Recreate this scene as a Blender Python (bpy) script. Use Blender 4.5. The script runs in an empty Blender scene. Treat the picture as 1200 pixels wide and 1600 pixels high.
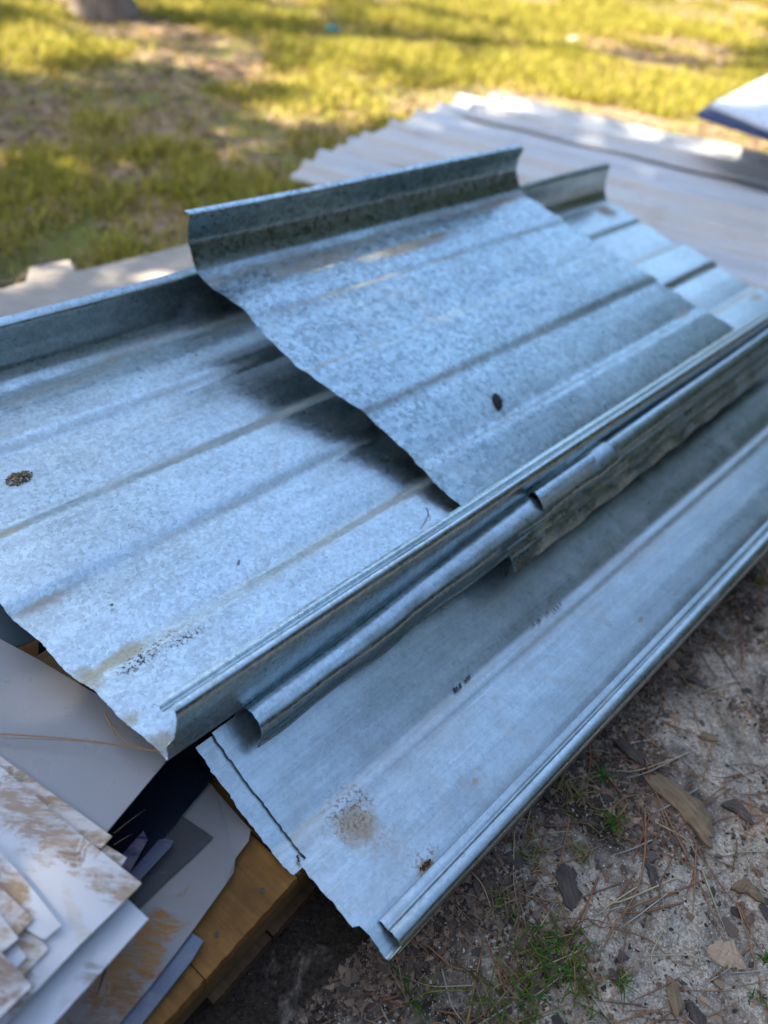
import bpy, bmesh, math, random
import numpy as np
from mathutils import Vector, Matrix
from math import sin, cos, pi, radians
random.seed(7); RS = np.random.RandomState(7)
S = bpy.context.scene
COL = S.collection

# ------------------------------------------------------------------ camera
CAM_F = 1200.0; CAM_H = 1.10; PITCH = radians(42); ROLL = radians(6)
_X0 = np.array([1, 0, 0.]); _U0 = np.array([0, sin(PITCH), cos(PITCH)]); AX_F = np.array([0, cos(PITCH), -sin(PITCH)])
AX_X = cos(ROLL) * _X0 + sin(ROLL) * _U0; AX_U = cos(ROLL) * _U0 - sin(ROLL) * _X0
CAM_P = np.array([0, 0, CAM_H])
cam = bpy.data.cameras.new('camera'); cam_o = bpy.data.objects.new('camera', cam); COL.objects.link(cam_o)
cam_o.matrix_world = Matrix(((AX_X[0], AX_U[0], -AX_F[0], 0), (AX_X[1], AX_U[1], -AX_F[1], 0), (AX_X[2], AX_U[2], -AX_F[2], CAM_H), (0, 0, 0, 1)))
cam.sensor_fit = 'VERTICAL'; cam.sensor_height = 36; cam.sensor_width = 27; cam.lens = 36 * CAM_F / 1600
cam.clip_start = 0.02; cam.clip_end = 600
cam.dof.use_dof = True; cam.dof.focus_distance = 1.04; cam.dof.aperture_fstop = 1.8
S.camera = cam_o

# ------------------------------------------------------------------ world, sun, exposure
SUN_EL = radians(50); SUN_AZ = radians(-97)      # azimuth from +Y, clockwise: the sun stands to the left
w = bpy.data.worlds.new('World'); S.world = w; w.use_nodes = True
nt = w.node_tree; nt.nodes.clear()
sky = nt.nodes.new('ShaderNodeTexSky'); sky.sky_type = 'NISHITA'; sky.sun_disc = False
sky.sun_elevation = SUN_EL; sky.sun_rotation = SUN_AZ; sky.air_density = 1.0; sky.dust_density = 1.4; sky.ozone_density = 0.6
bg = nt.nodes.new('ShaderNodeBackground'); bg.inputs['Strength'].default_value = 0.15
out = nt.nodes.new('ShaderNodeOutputWorld'); nt.links.new(sky.outputs[0], bg.inputs[0]); nt.links.new(bg.outputs[0], out.inputs[0])
sl = bpy.data.lights.new('sun', 'SUN'); sl.energy = 5.0; sl.angle = radians(0.5); sl.color = (1.0, .91, .74)
so = bpy.data.objects.new('sun', sl); COL.objects.link(so)
SUNV = Vector((sin(SUN_AZ) * cos(SUN_EL), cos(SUN_AZ) * cos(SUN_EL), sin(SUN_EL)))   # towards the sun
so.rotation_euler = SUNV.to_track_quat('Z', 'Y').to_euler(); so.location = (-6, 0, 12)
S.view_settings.view_transform = 'Standard'; S.view_settings.look = 'None'; S.view_settings.exposure = 1.85
S.view_settings.gamma = 1; S.view_settings.use_curve_mapping = False
S.cycles.max_bounces = 8; S.cycles.use_denoising = True

# ------------------------------------------------------------------ helpers: placing things
def nrm(v): return v / np.linalg.norm(v)
def ray(x, y): return AX_F * CAM_F + AX_X * (x - 600) + AX_U * (800 - y)
def hit(px, p0, n):
    r = ray(*px); return CAM_P + r * (np.dot(p0 - CAM_P, n) / np.dot(r, n))
Z = np.array([0, 0, 1.])
def at(x, y, z=0.): return hit((x, y), np.array([0, 0, z]), Z)

# value noise, vectorised
_T = RS.rand(256, 256)
def vnoise(x, y):
    x = np.asarray(x, float); y = np.asarray(y, float)
    xi = np.floor(x).astype(int); yi = np.floor(y).astype(int); fx = x - xi; fy = y - yi
    fx = fx * fx * (3 - 2 * fx); fy = fy * fy * (3 - 2 * fy)
    g = lambda a, b: _T[a % 256, b % 256]
    return (g(xi, yi) * (1 - fx) + g(xi + 1, yi) * fx) * (1 - fy) + (g(xi, yi + 1) * (1 - fx) + g(xi + 1, yi + 1) * fx) * fy
def fbm(x, y, o=4):
    s = 0; a = 1; t = 0
    for k in range(o): s = s + a * vnoise(x * 2 ** k + 17.3 * k, y * 2 ** k + 9.1 * k); t += a; a *= .5
    return s / t - .5
def gh(x, y):
    x = np.asarray(x, float); y = np.asarray(y, float)
    near = np.clip(1.5 - np.hypot(x - .6, y - .9) / 2.0, 0, 1)
    h = .10 * fbm(x * .35 + 5, y * .35 + 3, 3) * np.clip((np.hypot(x, y) - 2) / 3, 0, 1)
    h = h + near * (.036 * fbm(x * 7, y * 7, 3) + .018 * fbm(x * 34 + 3, y * 34, 4)) + (1 - near) * .03 * fbm(x * 3, y * 3, 3)
    return h

def tag(o, label=None, cat=None, group=None, kind=None):
    if label: o['label'] = label
    if cat: o['category'] = cat
    if group: o['group'] = group
    if kind: o['kind'] = kind
    return o
def link(name, me, mat=None, parent=None):
    o = bpy.data.objects.new(name, me); COL.objects.link(o)
    if mat is not None and len(me.materials) == 0: me.materials.append(mat)
    if parent is not None: o.parent = parent
    return o
def rebase(o):
    """move a mesh object's origin to the bottom centre of its shape"""
    me = o.data; n = len(me.vertices); a = np.empty(n * 3, np.float32); me.vertices.foreach_get('co', a); a = a.reshape(-1, 3)
    c = np.array([(a[:, 0].min() + a[:, 0].max()) / 2, (a[:, 1].min() + a[:, 1].max()) / 2, a[:, 2].min()])
    a -= c.astype(np.float32); me.vertices.foreach_set('co', a.ravel()); me.update(); o.location = Vector(c)
    return o
def empty(name, loc):
    o = bpy.data.objects.new(name, None); COL.objects.link(o); o.location = Vector(loc); o.empty_display_size = .05; return o
def child_of(o, root):
    """parent a world-space mesh under an unrotated thing"""
    o.parent = root; o.location = Vector(o.location) - Vector(root.location); return o
def np_mesh(name, verts, faces, smooth=False, uv=None):
    """verts (n,3), faces (m,k) all the same size; uv (n,2) per vertex"""
    verts = np.asarray(verts, np.float32); faces = np.asarray(faces, np.int32)
    me = bpy.data.meshes.new(name); m, k = faces.shape
    me.vertices.add(len(verts)); me.vertices.foreach_set('co', verts.ravel())
    me.loops.add(m * k); me.loops.foreach_set('vertex_index', faces.ravel())
    me.polygons.add(m); me.polygons.foreach_set('loop_start', np.arange(0, m * k, k, dtype=np.int32))
    me.polygons.foreach_set('loop_total', np.full(m, k, np.int32))
    if uv is not None:
        l = me.uv_layers.new(name='UVMap'); l.data.foreach_set('uv', np.asarray(uv, np.float32)[faces.ravel()].ravel())
    me.update(calc_edges=True)
    me.polygons.foreach_set('use_smooth', np.full(m, smooth, bool))
    return me
def col_attr(me, cols):
    a = me.color_attributes.new('tint', 'FLOAT_COLOR', 'POINT'); c = np.ones((len(cols), 4), np.float32); c[:, :3] = cols
    a.data.foreach_set('color', c.ravel())

# ------------------------------------------------------------------ helpers: node materials
class NM:
    def __init__(s, name, rough=.6, metal=0., spec=None):
        s.m = bpy.data.materials.new(name); s.m.use_nodes = True; s.t = s.m.node_tree; s.b = s.t.nodes['Principled BSDF']
        s.b.inputs['Roughness'].default_value = rough; s.b.inputs['Metallic'].default_value = metal
        if spec is not None: s.b.inputs['Specular IOR Level'].default_value = spec
        s.tc = s.t.nodes.new('ShaderNodeTexCoord')
    def n(s, ty, **kw):
        x = s.t.nodes.new('ShaderNode' + ty)
        for k, v in kw.items(): setattr(x, k, v)
        return x
    def l(s, a, b): s.t.links.new(a, b)
    def sock(s, v, i):
        if isinstance(v, (int, float)): i.default_value = v
        elif isinstance(v, tuple): i.default_value = v if len(v) == 4 or i.type == 'VECTOR' else (*v, 1)
        else: s.l(v, i)
    def math(s, op, a, b=0., c=None, clamp=False):
        x = s.n('Math', operation=op, use_clamp=clamp); s.sock(a, x.inputs[0]); s.sock(b, x.inputs[1])
        if c is not None: s.sock(c, x.inputs[2])
        return x.outputs[0]
    def mapped(s, src, scale=(1, 1, 1), loc=(0, 0, 0), rot=(0, 0, 0)):
        x = s.n('Mapping'); s.l(src, x.inputs[0]); x.inputs['Scale'].default_value = scale; x.inputs['Location'].default_value = loc; x.inputs['Rotation'].default_value = rot
        return x.outputs[0]
    def noise(s, vec, scale, det=4, rough=.55, dist=0., out='Fac'):
        x = s.n('TexNoise'); s.l(vec, x.inputs['Vector']); x.inputs['Scale'].default_value = scale; x.inputs['Detail'].default_value = det
        x.inputs['Roughness'].default_value = rough; x.inputs['Distortion'].default_value = dist
        return x.outputs[out]
    def ramp(s, f, *stops, interp='LINEAR'):
        x = s.n('ValToRGB'); s.l(f, x.inputs[0]); e = x.color_ramp.elements; x.color_ramp.interpolation = interp
        while len(e) < len(stops): e.new(.5)
        for i, (p, c) in enumerate(stops):
            e[i].position = p; e[i].color = (c, c, c, 1) if isinstance(c, (int, float)) else (*c, 1)
        return x.outputs[0]
    def mix(s, f, a, b, mode='MIX'):
        x = s.n('Mix', data_type='RGBA', blend_type=mode); s.sock(f, x.inputs[0]); s.sock(a, x.inputs[6]); s.sock(b, x.inputs[7]); return x.outputs[2]
    def bump(s, h, strength=.3, dist=.002, prev=None):
        x = s.n('Bump'); s.sock(strength, x.inputs['Strength']); x.inputs['Distance'].default_value = dist; s.l(h, x.inputs['Height'])
        if prev is not None: s.l(prev, x.inputs['Normal'])
        return x.outputs[0]
    def base(s, c): s.sock(c, s.b.inputs['Base Color'])
    def rough(s, c): s.sock(c, s.b.inputs['Roughness'])
    def nor(s, c): s.l(c, s.b.inputs['Normal'])

def galv(name, stains=(), lines=(), base=(.50, .53, .55), rough=.40, metal=.88, brushed=0., seed=0., spangle=1.0, dirt=.5):
    """weathered galvanised steel; UV is in metres. stains: (u, s, ru, rs, colour, strength, speckle); lines: (s, half width, colour, strength)"""
    k = NM(name, rough, metal); uv0 = k.tc.outputs['UV']; uv = k.mapped(uv0, loc=(seed, seed * 1.7, 0))
    warp = k.noise(uv, 60, 3, out='Color')
    wv = k.n('VectorMath', operation='MULTIPLY_ADD'); k.l(warp, wv.inputs[0]); wv.inputs[1].default_value = (.014, .014, 0); k.l(uv, wv.inputs[2])
    v1 = k.n('TexVoronoi'); k.l(wv.outputs[0], v1.inputs['Vector']); v1.inputs['Scale'].default_value = 150 / max(.8, spangle * .75); v1.inputs['Randomness'].default_value = 1
    v2 = k.n('TexVoronoi'); k.l(wv.outputs[0], v2.inputs['Vector']); v2.inputs['Scale'].default_value = 420
    sep = k.n('SeparateColor'); k.l(v1.outputs['Color'], sep.inputs[0]); sep2 = k.n('SeparateColor'); k.l(v2.outputs['Color'], sep2.inputs[0])
    cell = k.math('MULTIPLY_ADD', sep.outputs[0], .65, k.math('MULTIPLY', sep2.outputs[0], .35))
    big = k.noise(uv, 5, 4, .6); mid = k.noise(uv, 26, 4, .65, .6)
    br = k.noise(k.mapped(uv, (3, 260, 1)), 1.0, 3, .6)
    # brightness of the zinc: spangles, blotches and brushed streaks
    f = k.math('MULTIPLY_ADD', cell, .44 * spangle, .83 - .22 * spangle)
    f = k.math('MULTIPLY', f, k.math('MULTIPLY_ADD', big, .5, .78))
    f = k.math('MULTIPLY', f, k.math('MULTIPLY_ADD', mid, .36, .83))
    f = k.math('MULTIPLY', f, k.math('MULTIPLY_ADD', k.noise(k.mapped(uv, (2.2, 42, 1)), 1., 4, .6, .3), .5, .75))
    if brushed: f = k.math('MULTIPLY', f, k.math('MULTIPLY_ADD', br, .9 * brushed, 1 - .45 * brushed))
    c = k.mix(1.0, base, f, 'MULTIPLY')
    for (ro, sc_) in ((.35, 1.0), (-.6, 1.7)):
        q_ = k.noise(k.mapped(uv, (4 * sc_, 300, 1), rot=(0, 0, ro)), 1., 2, .5); g_ = k.ramp(k.noise(uv, 6 * sc_, 2), (.50, 0), (.58, 1))
        c = k.mix(k.math('MULTIPLY', k.math('MULTIPLY', k.ramp(q_, (.70, 0), (.73, 1)), g_), .5), c, (.80, .84, .86))
    # white oxide bloom
    wx = k.noise(uv, 42, 5, .7, 1.0); wm = k.ramp(wx, (.52, 0), (.66, 1)); c = k.mix(k.math('MULTIPLY', wm, .28), c, (.62, .66, .70))
    # fine dark specks of grit
    sp = k.noise(uv, 330, 2, .5); spm = k.ramp(sp, (.74, 0), (.78, 1)); spl = k.ramp(k.noise(uv, 9, 3), (.42, 0), (.6, 1))
    spf = k.math('MULTIPLY', spm, k.math('MULTIPLY_ADD', spl, .7, .15))
    c = k.mix(k.math('MULTIPLY', spf, .5), c, (.07, .06, .05))
    # earthy film
    dn = k.ramp(k.noise(uv, 11, 5, .7, .5), (.50, 0), (.75, 1)); dm = k.math('MULTIPLY', dn, .35 * dirt); c = k.mix(dm, c, (.36, .31, .24))
    mask = dm
    sx = k.n('SeparateXYZ'); k.l(uv0, sx.inputs[0])
    n1 = k.noise(uv, 38, 5, .75, .8); n2 = k.noise(uv, 190, 3, .6)
    for (s0, hw, colr, st) in lines:
        d = k.math('ABSOLUTE', k.math('SUBTRACT', sx.outputs[1], s0))
        d = k.math('SUBTRACT', 1.0, k.math('DIVIDE', d, hw), clamp=True)
        m_ = k.math('MULTIPLY', d, k.ramp(k.noise(k.mapped(uv, (5, 22, 1)), 1.0, 4, .7), (.36, 0), (.62, 1)))
        m_ = k.math('MULTIPLY', m_, st, clamp=True); c = k.mix(m_, c, colr); mask = k.math('MAXIMUM', mask, m_)
    for (u0, s0, ru, rs, colr, st, spk) in stains:
        dx = k.math('DIVIDE', k.math('SUBTRACT', sx.outputs[0], u0), ru); dy = k.math('DIVIDE', k.math('SUBTRACT', sx.outputs[1], s0), rs)
        r = k.math('SQRT', k.math('ADD', k.math('MULTIPLY', dx, dx), k.math('MULTIPLY', dy, dy)))
        r = k.math('ADD', r, k.math('MULTIPLY_ADD', n1, 1.6, -.8))
        m_ = k.ramp(r, (.45, 1), (1.0, 0))
        if spk: m_ = k.math('MULTIPLY', m_, k.ramp(n2, (.50, 0), (.60, 1)))
        else: m_ = k.math('MULTIPLY', m_, k.math('MULTIPLY_ADD', n2, 1.2, .2), clamp=True)
        m_ = k.math('MULTIPLY', m_, st, clamp=True); c = k.mix(m_, c, colr); mask = k.math('MAXIMUM', mask, m_)
    k.base(c)
    k.sock(k.math('MULTIPLY', metal, k.math('SUBTRACT', 1.0, mask)), k.b.inputs['Metallic'])
    r = k.math('MULTIPLY_ADD', cell, .09, rough - .045); r = k.math('ADD', r, k.math('MULTIPLY_ADD', mid, .05, -.025)); r = k.math('ADD', r, k.math('MULTIPLY', mask, .35), clamp=True)
    k.rough(r)
    # every zinc crystal tilts its own way a little
    ge = k.n('NewGeometry'); cs = k.n('VectorMath', operation='SUBTRACT'); k.l(v1.outputs['Color'], cs.inputs[0]); cs.inputs[1].default_value = (.5, .5, .5)
    c2 = k.n('VectorMath', operation='SUBTRACT'); k.l(v2.outputs['Color'], c2.inputs[0]); c2.inputs[1].default_value = (.5, .5, .5)
    ca = k.n('VectorMath', operation='MULTIPLY_ADD'); k.l(cs.outputs[0], ca.inputs[0]); ca.inputs[1].default_value = (.028 * spangle,) * 3; k.l(ge.outputs['Normal'], ca.inputs[2])
    cb_ = k.n('VectorMath', operation='MULTIPLY_ADD'); k.l(c2.outputs[0], cb_.inputs[0]); cb_.inputs[1].default_value = (.03,) * 3; k.l(ca.outputs[0], cb_.inputs[2])
    cn = k.n('VectorMath', operation='NORMALIZE'); k.l(cb_.outputs[0], cn.inputs[0])
    nb = k.bump(k.noise(uv, 14, 3), .14, .003, cn.outputs[0])
    if brushed: nb = k.bump(br, .12 * brushed, .0004, nb)
    k.nor(nb)
    return k.m

BROWN = (.22, .13, .055); TAN = (.40, .33, .235); RUST = (.26, .12, .035); DARK = (.035, .03, .025); OCHRE = (.38, .30, .14)

def painted(name, colr, dirt=.5, dcol=(.30, .18, .09), rough=.35, seed=0, scr=True, thr=.5, scale=7., spots=()):
    k = NM(name, rough, 0.); oi = k.n('ObjectInfo'); cb = k.n('CombineXYZ')
    k.l(k.math('MULTIPLY', oi.outputs['Random'], 37.), cb.inputs[0]); k.l(k.math('MULTIPLY', oi.outputs['Random'], 11.), cb.inputs[1])
    va = k.n('VectorMath', operation='ADD'); k.l(k.tc.outputs['Object'], va.inputs[0]); k.l(cb.outputs[0], va.inputs[1]); v = k.mapped(va.outputs[0], loc=(seed, 0, 0))
    c = k.mix(k.noise(v, 5, 4), tuple(x * .88 for x in colr), colr)
    a = k.noise(v, scale, 7, .68, .7); b = k.noise(k.mapped(v, (1, 5, 1), rot=(0, 0, .8)), 9, 5, .7)
    m1 = k.ramp(k.math('MULTIPLY_ADD', b, .35, k.math('MULTIPLY', a, .8)), (thr, 0), (thr + .07, 1))
    if scr:
        s = k.noise(k.mapped(v, (9, 90, 1), rot=(0, 0, 2.2)), 1.3, 4, .6); m1 = k.math('MULTIPLY', m1, k.ramp(s, (.36, 0), (.46, 1)))
        gr = k.noise(v, 130, 3, .6); m1 = k.math('MULTIPLY', m1, k.ramp(gr, (.30, .25), (.48, 1)))
    film = k.ramp(k.noise(v, 4, 5, .7), (.40, 0), (.75, 1)); c = k.mix(k.math('MULTIPLY', film, .55 * dirt), c, tuple(min(1, x * 1.9) for x in dcol))
    c = k.mix(k.math('MULTIPLY', m1, min(1, dirt * 1.7)), c, dcol)
    if spots:
        ge = k.n('NewGeometry'); gx = k.n('SeparateXYZ'); k.l(ge.outputs['Position'], gx.inputs[0]); nn = k.noise(k.mapped(ge.outputs['Position'], (1, 1, 1), rot=(0, 0, .7)), 17, 8, .80, 1.2); nf = k.noise(k.mapped(ge.outputs['Position'], (1, 4.5, 1), rot=(0, 0, .85)), 42, 6, .75, .6)
        for (x0, y0, an, ra, rb, col_, st_) in spots:
            dx = k.math('SUBTRACT', gx.outputs[0], x0); dy = k.math('SUBTRACT', gx.outputs[1], y0)
            a_ = k.math('DIVIDE', k.math('ADD', k.math('MULTIPLY', dx, cos(an)), k.math('MULTIPLY', dy, sin(an))), ra); b_ = k.math('DIVIDE', k.math('SUBTRACT', k.math('MULTIPLY', dy, cos(an)), k.math('MULTIPLY', dx, sin(an))), rb)
            r_ = k.math('ADD', k.math('SQRT', k.math('ADD', k.math('MULTIPLY', a_, a_), k.math('MULTIPLY', b_, b_))), k.math('MULTIPLY_ADD', nn, 3.4, -1.7))
            mm = k.math('MULTIPLY', k.ramp(r_, (.70, 1), (1.0, 0)), k.math('MULTIPLY', k.ramp(nf, (.38, .12), (.54, 1)), st_)); c = k.mix(mm, c, col_); m1 = k.math('MAXIMUM', m1, mm)
    sp = k.ramp(k.noise(v, 260, 2), (.73, 0), (.77, 1)); c = k.mix(k.math('MULTIPLY', sp, .6), c, (.10, .07, .05))
    k.base(c); k.rough(k.math('MULTIPLY_ADD', m1, .4, k.math('MULTIPLY_ADD', k.noise(v, 25, 3), .25, rough - .12)))
    nb = k.bump(k.noise(v, 6, 3), .3, .004); k.nor(k.bump(m1, .3, .0008, nb)); return k.m

def simple(name, c1, c2, scale=30, rough=.8, bump=.3, bd=.002, stretch=(1, 1, 1), spec=None, vec='Object', rnd=0.):
    k = NM(name, rough, 0., spec); v = k.mapped(k.tc.outputs[vec], stretch); f = k.noise(v, scale, 5, .65)
    c = k.mix(k.ramp(f, (.3, 0), (.7, 1)), c1, c2)
    if rnd:
        oi = k.n('ObjectInfo'); hs = k.n('HueSaturation'); k.l(c, hs.inputs['Color']); k.l(k.math('MULTIPLY_ADD', oi.outputs['Random'], 2 * rnd, 1 - rnd), hs.inputs['Value']); c = hs.outputs[0]
    k.base(c); k.nor(k.bump(f, bump, bd)); return k.m
def attr_mat(name, rough=.8, trans=0., var=.3, scale=120):
    k = NM(name, rough, 0., .25); a = k.n('Attribute', attribute_name='tint')
    f = k.noise(k.tc.outputs['Object'], scale, 3); c = k.mix(1., a.outputs['Color'], k.math('MULTIPLY_ADD', f, 2 * var, 1 - var), 'MULTIPLY'); k.base(c)
    if trans:
        tr = k.n('BsdfTranslucent'); k.l(c, tr.inputs[0]); mx = k.n('MixShader'); mx.inputs[0].default_value = trans
        k.l(k.b.outputs[0], mx.inputs[1]); k.l(tr.outputs[0], mx.inputs[2]); k.l(mx.outputs[0], k.t.nodes['Material Output'].inputs[0])
    return k.m

# ------------------------------------------------------------------ ground (structure)
def build_ground():
    def axis(lo, hi, flo, fhi, fine, g=1.16):
        a = list(np.arange(flo, fhi, fine)); s = fine; x = fhi
        while x < hi: a.append(x); s *= g; x += s
        s = fine; x = flo - fine; b = []
        while x > lo: b.append(x); s *= g; x -= s
        return np.array(b[::-1] + a)
    xs = axis(-120, 120, -.25, 1.5, .0065, 1.05); ys = axis(-60, 220, .15, 1.9, .0065, 1.05)
    gx, gy = np.meshgrid(xs, ys); gz = gh(gx, gy)
    v = np.stack([gx, gy, gz], -1).reshape(-1, 3); nx = len(xs); ny = len(ys)
    i = (np.arange(ny - 1)[:, None] * nx + np.arange(nx - 1)[None, :]).ravel(); f = np.stack([i, i + 1, i + nx + 1, i + nx], -1)
    me = np_mesh('ground', v, f, True)
    k = NM('ground_soil', .95, 0., .1); P = k.tc.outputs['Object']
    sx = k.n('SeparateXYZ'); k.l(P, sx.inputs[0])
    # pale sand with coarse grains
    grain = k.noise(P, 420, 3, .6); vor = k.n('TexVoronoi'); k.l(P, vor.inputs['Vector']); vor.inputs['Scale'].default_value = 330
    vs = k.n('SeparateColor'); k.l(vor.outputs['Color'], vs.inputs[0])
    sand = k.mix(k.ramp(vs.outputs[0], (.1, 0), (.9, 1)), (.40, .325, .235), (.70, .59, .455))
    sand = k.mix(k.ramp(grain, (.60, 0), (.70, 1)), sand, (.80, .70, .56)); sand = k.mix(k.ramp(grain, (.30, 1), (.40, 0)), sand, (.11, .088, .066))
    blot = k.noise(P, 9, 5, .7, .6); sand = k.mix(k.math('MULTIPLY', k.ramp(blot, (.46, 0), (.66, 1)), .75), sand, (.17, .125, .085))
    pit = k.noise(P, 55, 4, .7, .4); sand = k.mix(k.math('MULTIPLY', k.ramp(pit, (.54, 0), (.64, 1)), .5), sand, (.12, .09, .065))
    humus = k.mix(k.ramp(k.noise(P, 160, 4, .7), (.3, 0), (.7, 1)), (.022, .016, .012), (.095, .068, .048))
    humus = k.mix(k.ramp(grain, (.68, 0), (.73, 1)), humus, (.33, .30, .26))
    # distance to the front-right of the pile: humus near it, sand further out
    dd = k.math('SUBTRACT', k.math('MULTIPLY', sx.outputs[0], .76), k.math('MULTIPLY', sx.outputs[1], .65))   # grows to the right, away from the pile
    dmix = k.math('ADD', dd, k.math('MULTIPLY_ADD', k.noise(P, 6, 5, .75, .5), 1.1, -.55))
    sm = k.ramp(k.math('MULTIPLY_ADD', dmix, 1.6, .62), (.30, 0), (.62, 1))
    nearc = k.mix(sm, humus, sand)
    # lawn soil beyond: thatch, litter, dry straw
    ln = k.noise(P, 1.5, 6, .7, .4); ln2 = k.noise(P, 22, 5, .7)
    lawn = k.mix(k.ramp(ln2, (.3, 0), (.7, 1)), (.17, .10, .06), (.58, .40, .24))
    lawn = k.mix(k.ramp(ln, (.46, 0), (.58, 1)), lawn, (.20, .20, .05))
    far = k.ramp(k.math('MULTIPLY_ADD', sx.outputs[1], .1, 0.), (.16, 0), (.24, 1))
    c = k.mix(far, nearc, lawn)
    # a sandy track at the back left
    tr = k.math('MULTIPLY', k.ramp(k.math('MULTIPLY', k.math('ADD', sx.outputs[1], k.math('MULTIPLY_ADD', ln, .8, k.math('MULTIPLY', sx.outputs[0], .35))), .1), (.60, 0), (.64, 1)), k.ramp(k.math('MULTIPLY_ADD', sx.outputs[0], .1, .7), (.50, 1), (.56, 0)))
    c = k.mix(tr, c, (.42, .34, .27))
    k.base(c); nb = k.bump(k.noise(P, 90, 5, .7), 1., .008); k.nor(k.bump(vs.outputs[0], .5, .0016, nb))
    o = link('ground', me, k.m); o['kind'] = 'structure'; return o
build_ground()

# ------------------------------------------------------------------ steel panels
def rnd_wave(seed, n=7):
    r = random.Random(seed); return [(r.uniform(1.5, 9), r.uniform(2, 16), r.uniform(0, 6.28), r.uniform(.3, 1)) for _ in range(n)]
def refine(prof, step=.007, arc=None):
    """chain of (v, w): rounded at its corners, then split so that no piece is longer than step"""
    P = [np.array(p, float) for p in prof]; out_ = [P[0]]
    for i in range(1, len(P) - 1):
        a, b, c = P[i - 1], P[i], P[i + 1]; r = min(.0055, np.linalg.norm(b - a) * .45, np.linalg.norm(c - b) * .45)
        p = b + nrm(a - b) * r; q = b + nrm(c - b) * r
        for t in (0, .33, .67, 1): out_.append((1 - t) ** 2 * p + 2 * t * (1 - t) * b + t * t * q)
    out_.append(P[-1]); res = [out_[0]]
    for p in out_[1:]:
        L = np.linalg.norm(p - res[-1]); n = max(1, int(math.ceil(L / step)))
        a = res[-1]
        for j in range(1, n + 1): res.append(a + (p - a) * j / n)
    return np.array(res)
class Frame:
    def __init__(s, o, d, v): s.o = np.array(o); s.d = nrm(d); s.v = nrm(v - (v @ s.d) * s.d); n = np.cross(s.d, s.v); s.n = n * np.sign(n[2])
    def P(s, u, v, w=0.): return s.o + u * s.d + v * s.v + w * s.n
    def L(s, p): q = np.asarray(p) - s.o; return q @ s.d, q @ s.v, q @ s.n
    def on(s, x, y, w=0.): return hit((x, y), s.o + w * s.n, s.n)
def panel(name, fr, prof, u0, u1, mat, thick=.0011, nu=150, wave=.0012, seed=1, jag=.0007, extra=None, parent=None, wave_mask=None):
    pr = refine(prof); m = len(pr); sarc = np.concatenate([[0], np.cumsum(np.linalg.norm(np.diff(pr, axis=0), axis=1))])
    t = np.linspace(0, 1, nu) ** 1.25                                    # finer near the camera
    r = random.Random(seed); J = np.array([r.uniform(-jag, jag) for _ in range(m)]); J2 = np.array([r.uniform(-jag, jag) for _ in range(m)])
    a = np.array([u0(p[0], p[1], s) if callable(u0) else u0 for p, s in zip(pr, sarc)]) + J
    b = np.array([u1(p[0], p[1], s) if callable(u1) else u1 for p, s in zip(pr, sarc)]) + J2
    U = a[None] + (b - a)[None] * t[:, None]; V = np.repeat(pr[None, :, 0], nu, 0); W = np.repeat(pr[None, :, 1], nu, 0)
    D = np.zeros_like(U)
    for (ku, kv, ph, am) in rnd_wave(seed): D += am * np.sin(ku * U * 1.6 + kv * V + ph)
    D *= wave / 2; 
    if wave_mask is not None: D *= wave_mask(V)
    W = W + D
    if extra is not None: V, W = extra(U, V, W, sarc)
    G = fr.o[None, None] + U[..., None] * fr.d + V[..., None] * fr.v + W[..., None] * fr.n
    du = np.gradient(G, axis=0); dv = np.gradient(G, axis=1); N = np.cross(du, dv); N /= np.linalg.norm(N, axis=-1, keepdims=True) + 1e-12
    top = (G + N * thick / 2).reshape(-1, 3); bot = (G - N * thick / 2).reshape(-1, 3); K = nu * m
    idx = (np.arange(nu - 1)[:, None] * m + np.arange(m - 1)[None]).ravel()
    f1 = np.stack([idx, idx + m, idx + m + 1, idx + 1], -1); f2 = f1[:, ::-1] + K
    rim = [np.arange(m), np.arange(m) + (nu - 1) * m, np.arange(nu) * m, np.arange(nu) * m + m - 1]
    vs = [top, bot]; fs = [f1, f2]; base_ = 2 * K; uvs = np.stack([U, np.repeat(sarc[None], nu, 0)], -1).reshape(-1, 2); uvl = [uvs, uvs]
    for e in rim:
        q = len(e); vs += [top[e], bot[e]]; uvl += [uvs[e], uvs[e]]; i = np.arange(q - 1); fs.append(np.stack([base_ + i, base_ + i + 1, base_ + q + i + 1, base_ + q + i], -1)); base_ += 2 * q
    me = np_mesh(name, np.concatenate(vs), np.concatenate(fs), True, np.concatenate(uvl))
    o = link(name, me, mat); rebase(o)
    if parent is not None: child_of(o, parent)
    o_s = lambda v: float(np.interp(v, pr[:, 0], sarc)) 
    return o
def s_of(prof, v, after=0.):
    """arc length at which the pan of a profile passes v"""
    pr = refine(prof); s = np.concatenate([[0], np.cumsum(np.linalg.norm(np.diff(pr, axis=0), axis=1))])
    best = None
    for i in range(len(pr)):
        if s[i] >= after and (best is None or abs(pr[i, 0] - v) < best[0]): best = (abs(pr[i, 0] - v), s[i])
    return best[1]

D1 = nrm(ray(1950, 0)); D2 = nrm(ray(-1500, -1170))
FA = Frame(at(262, 1190, .255), D1, D2)                   # the long ribbed panel

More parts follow.
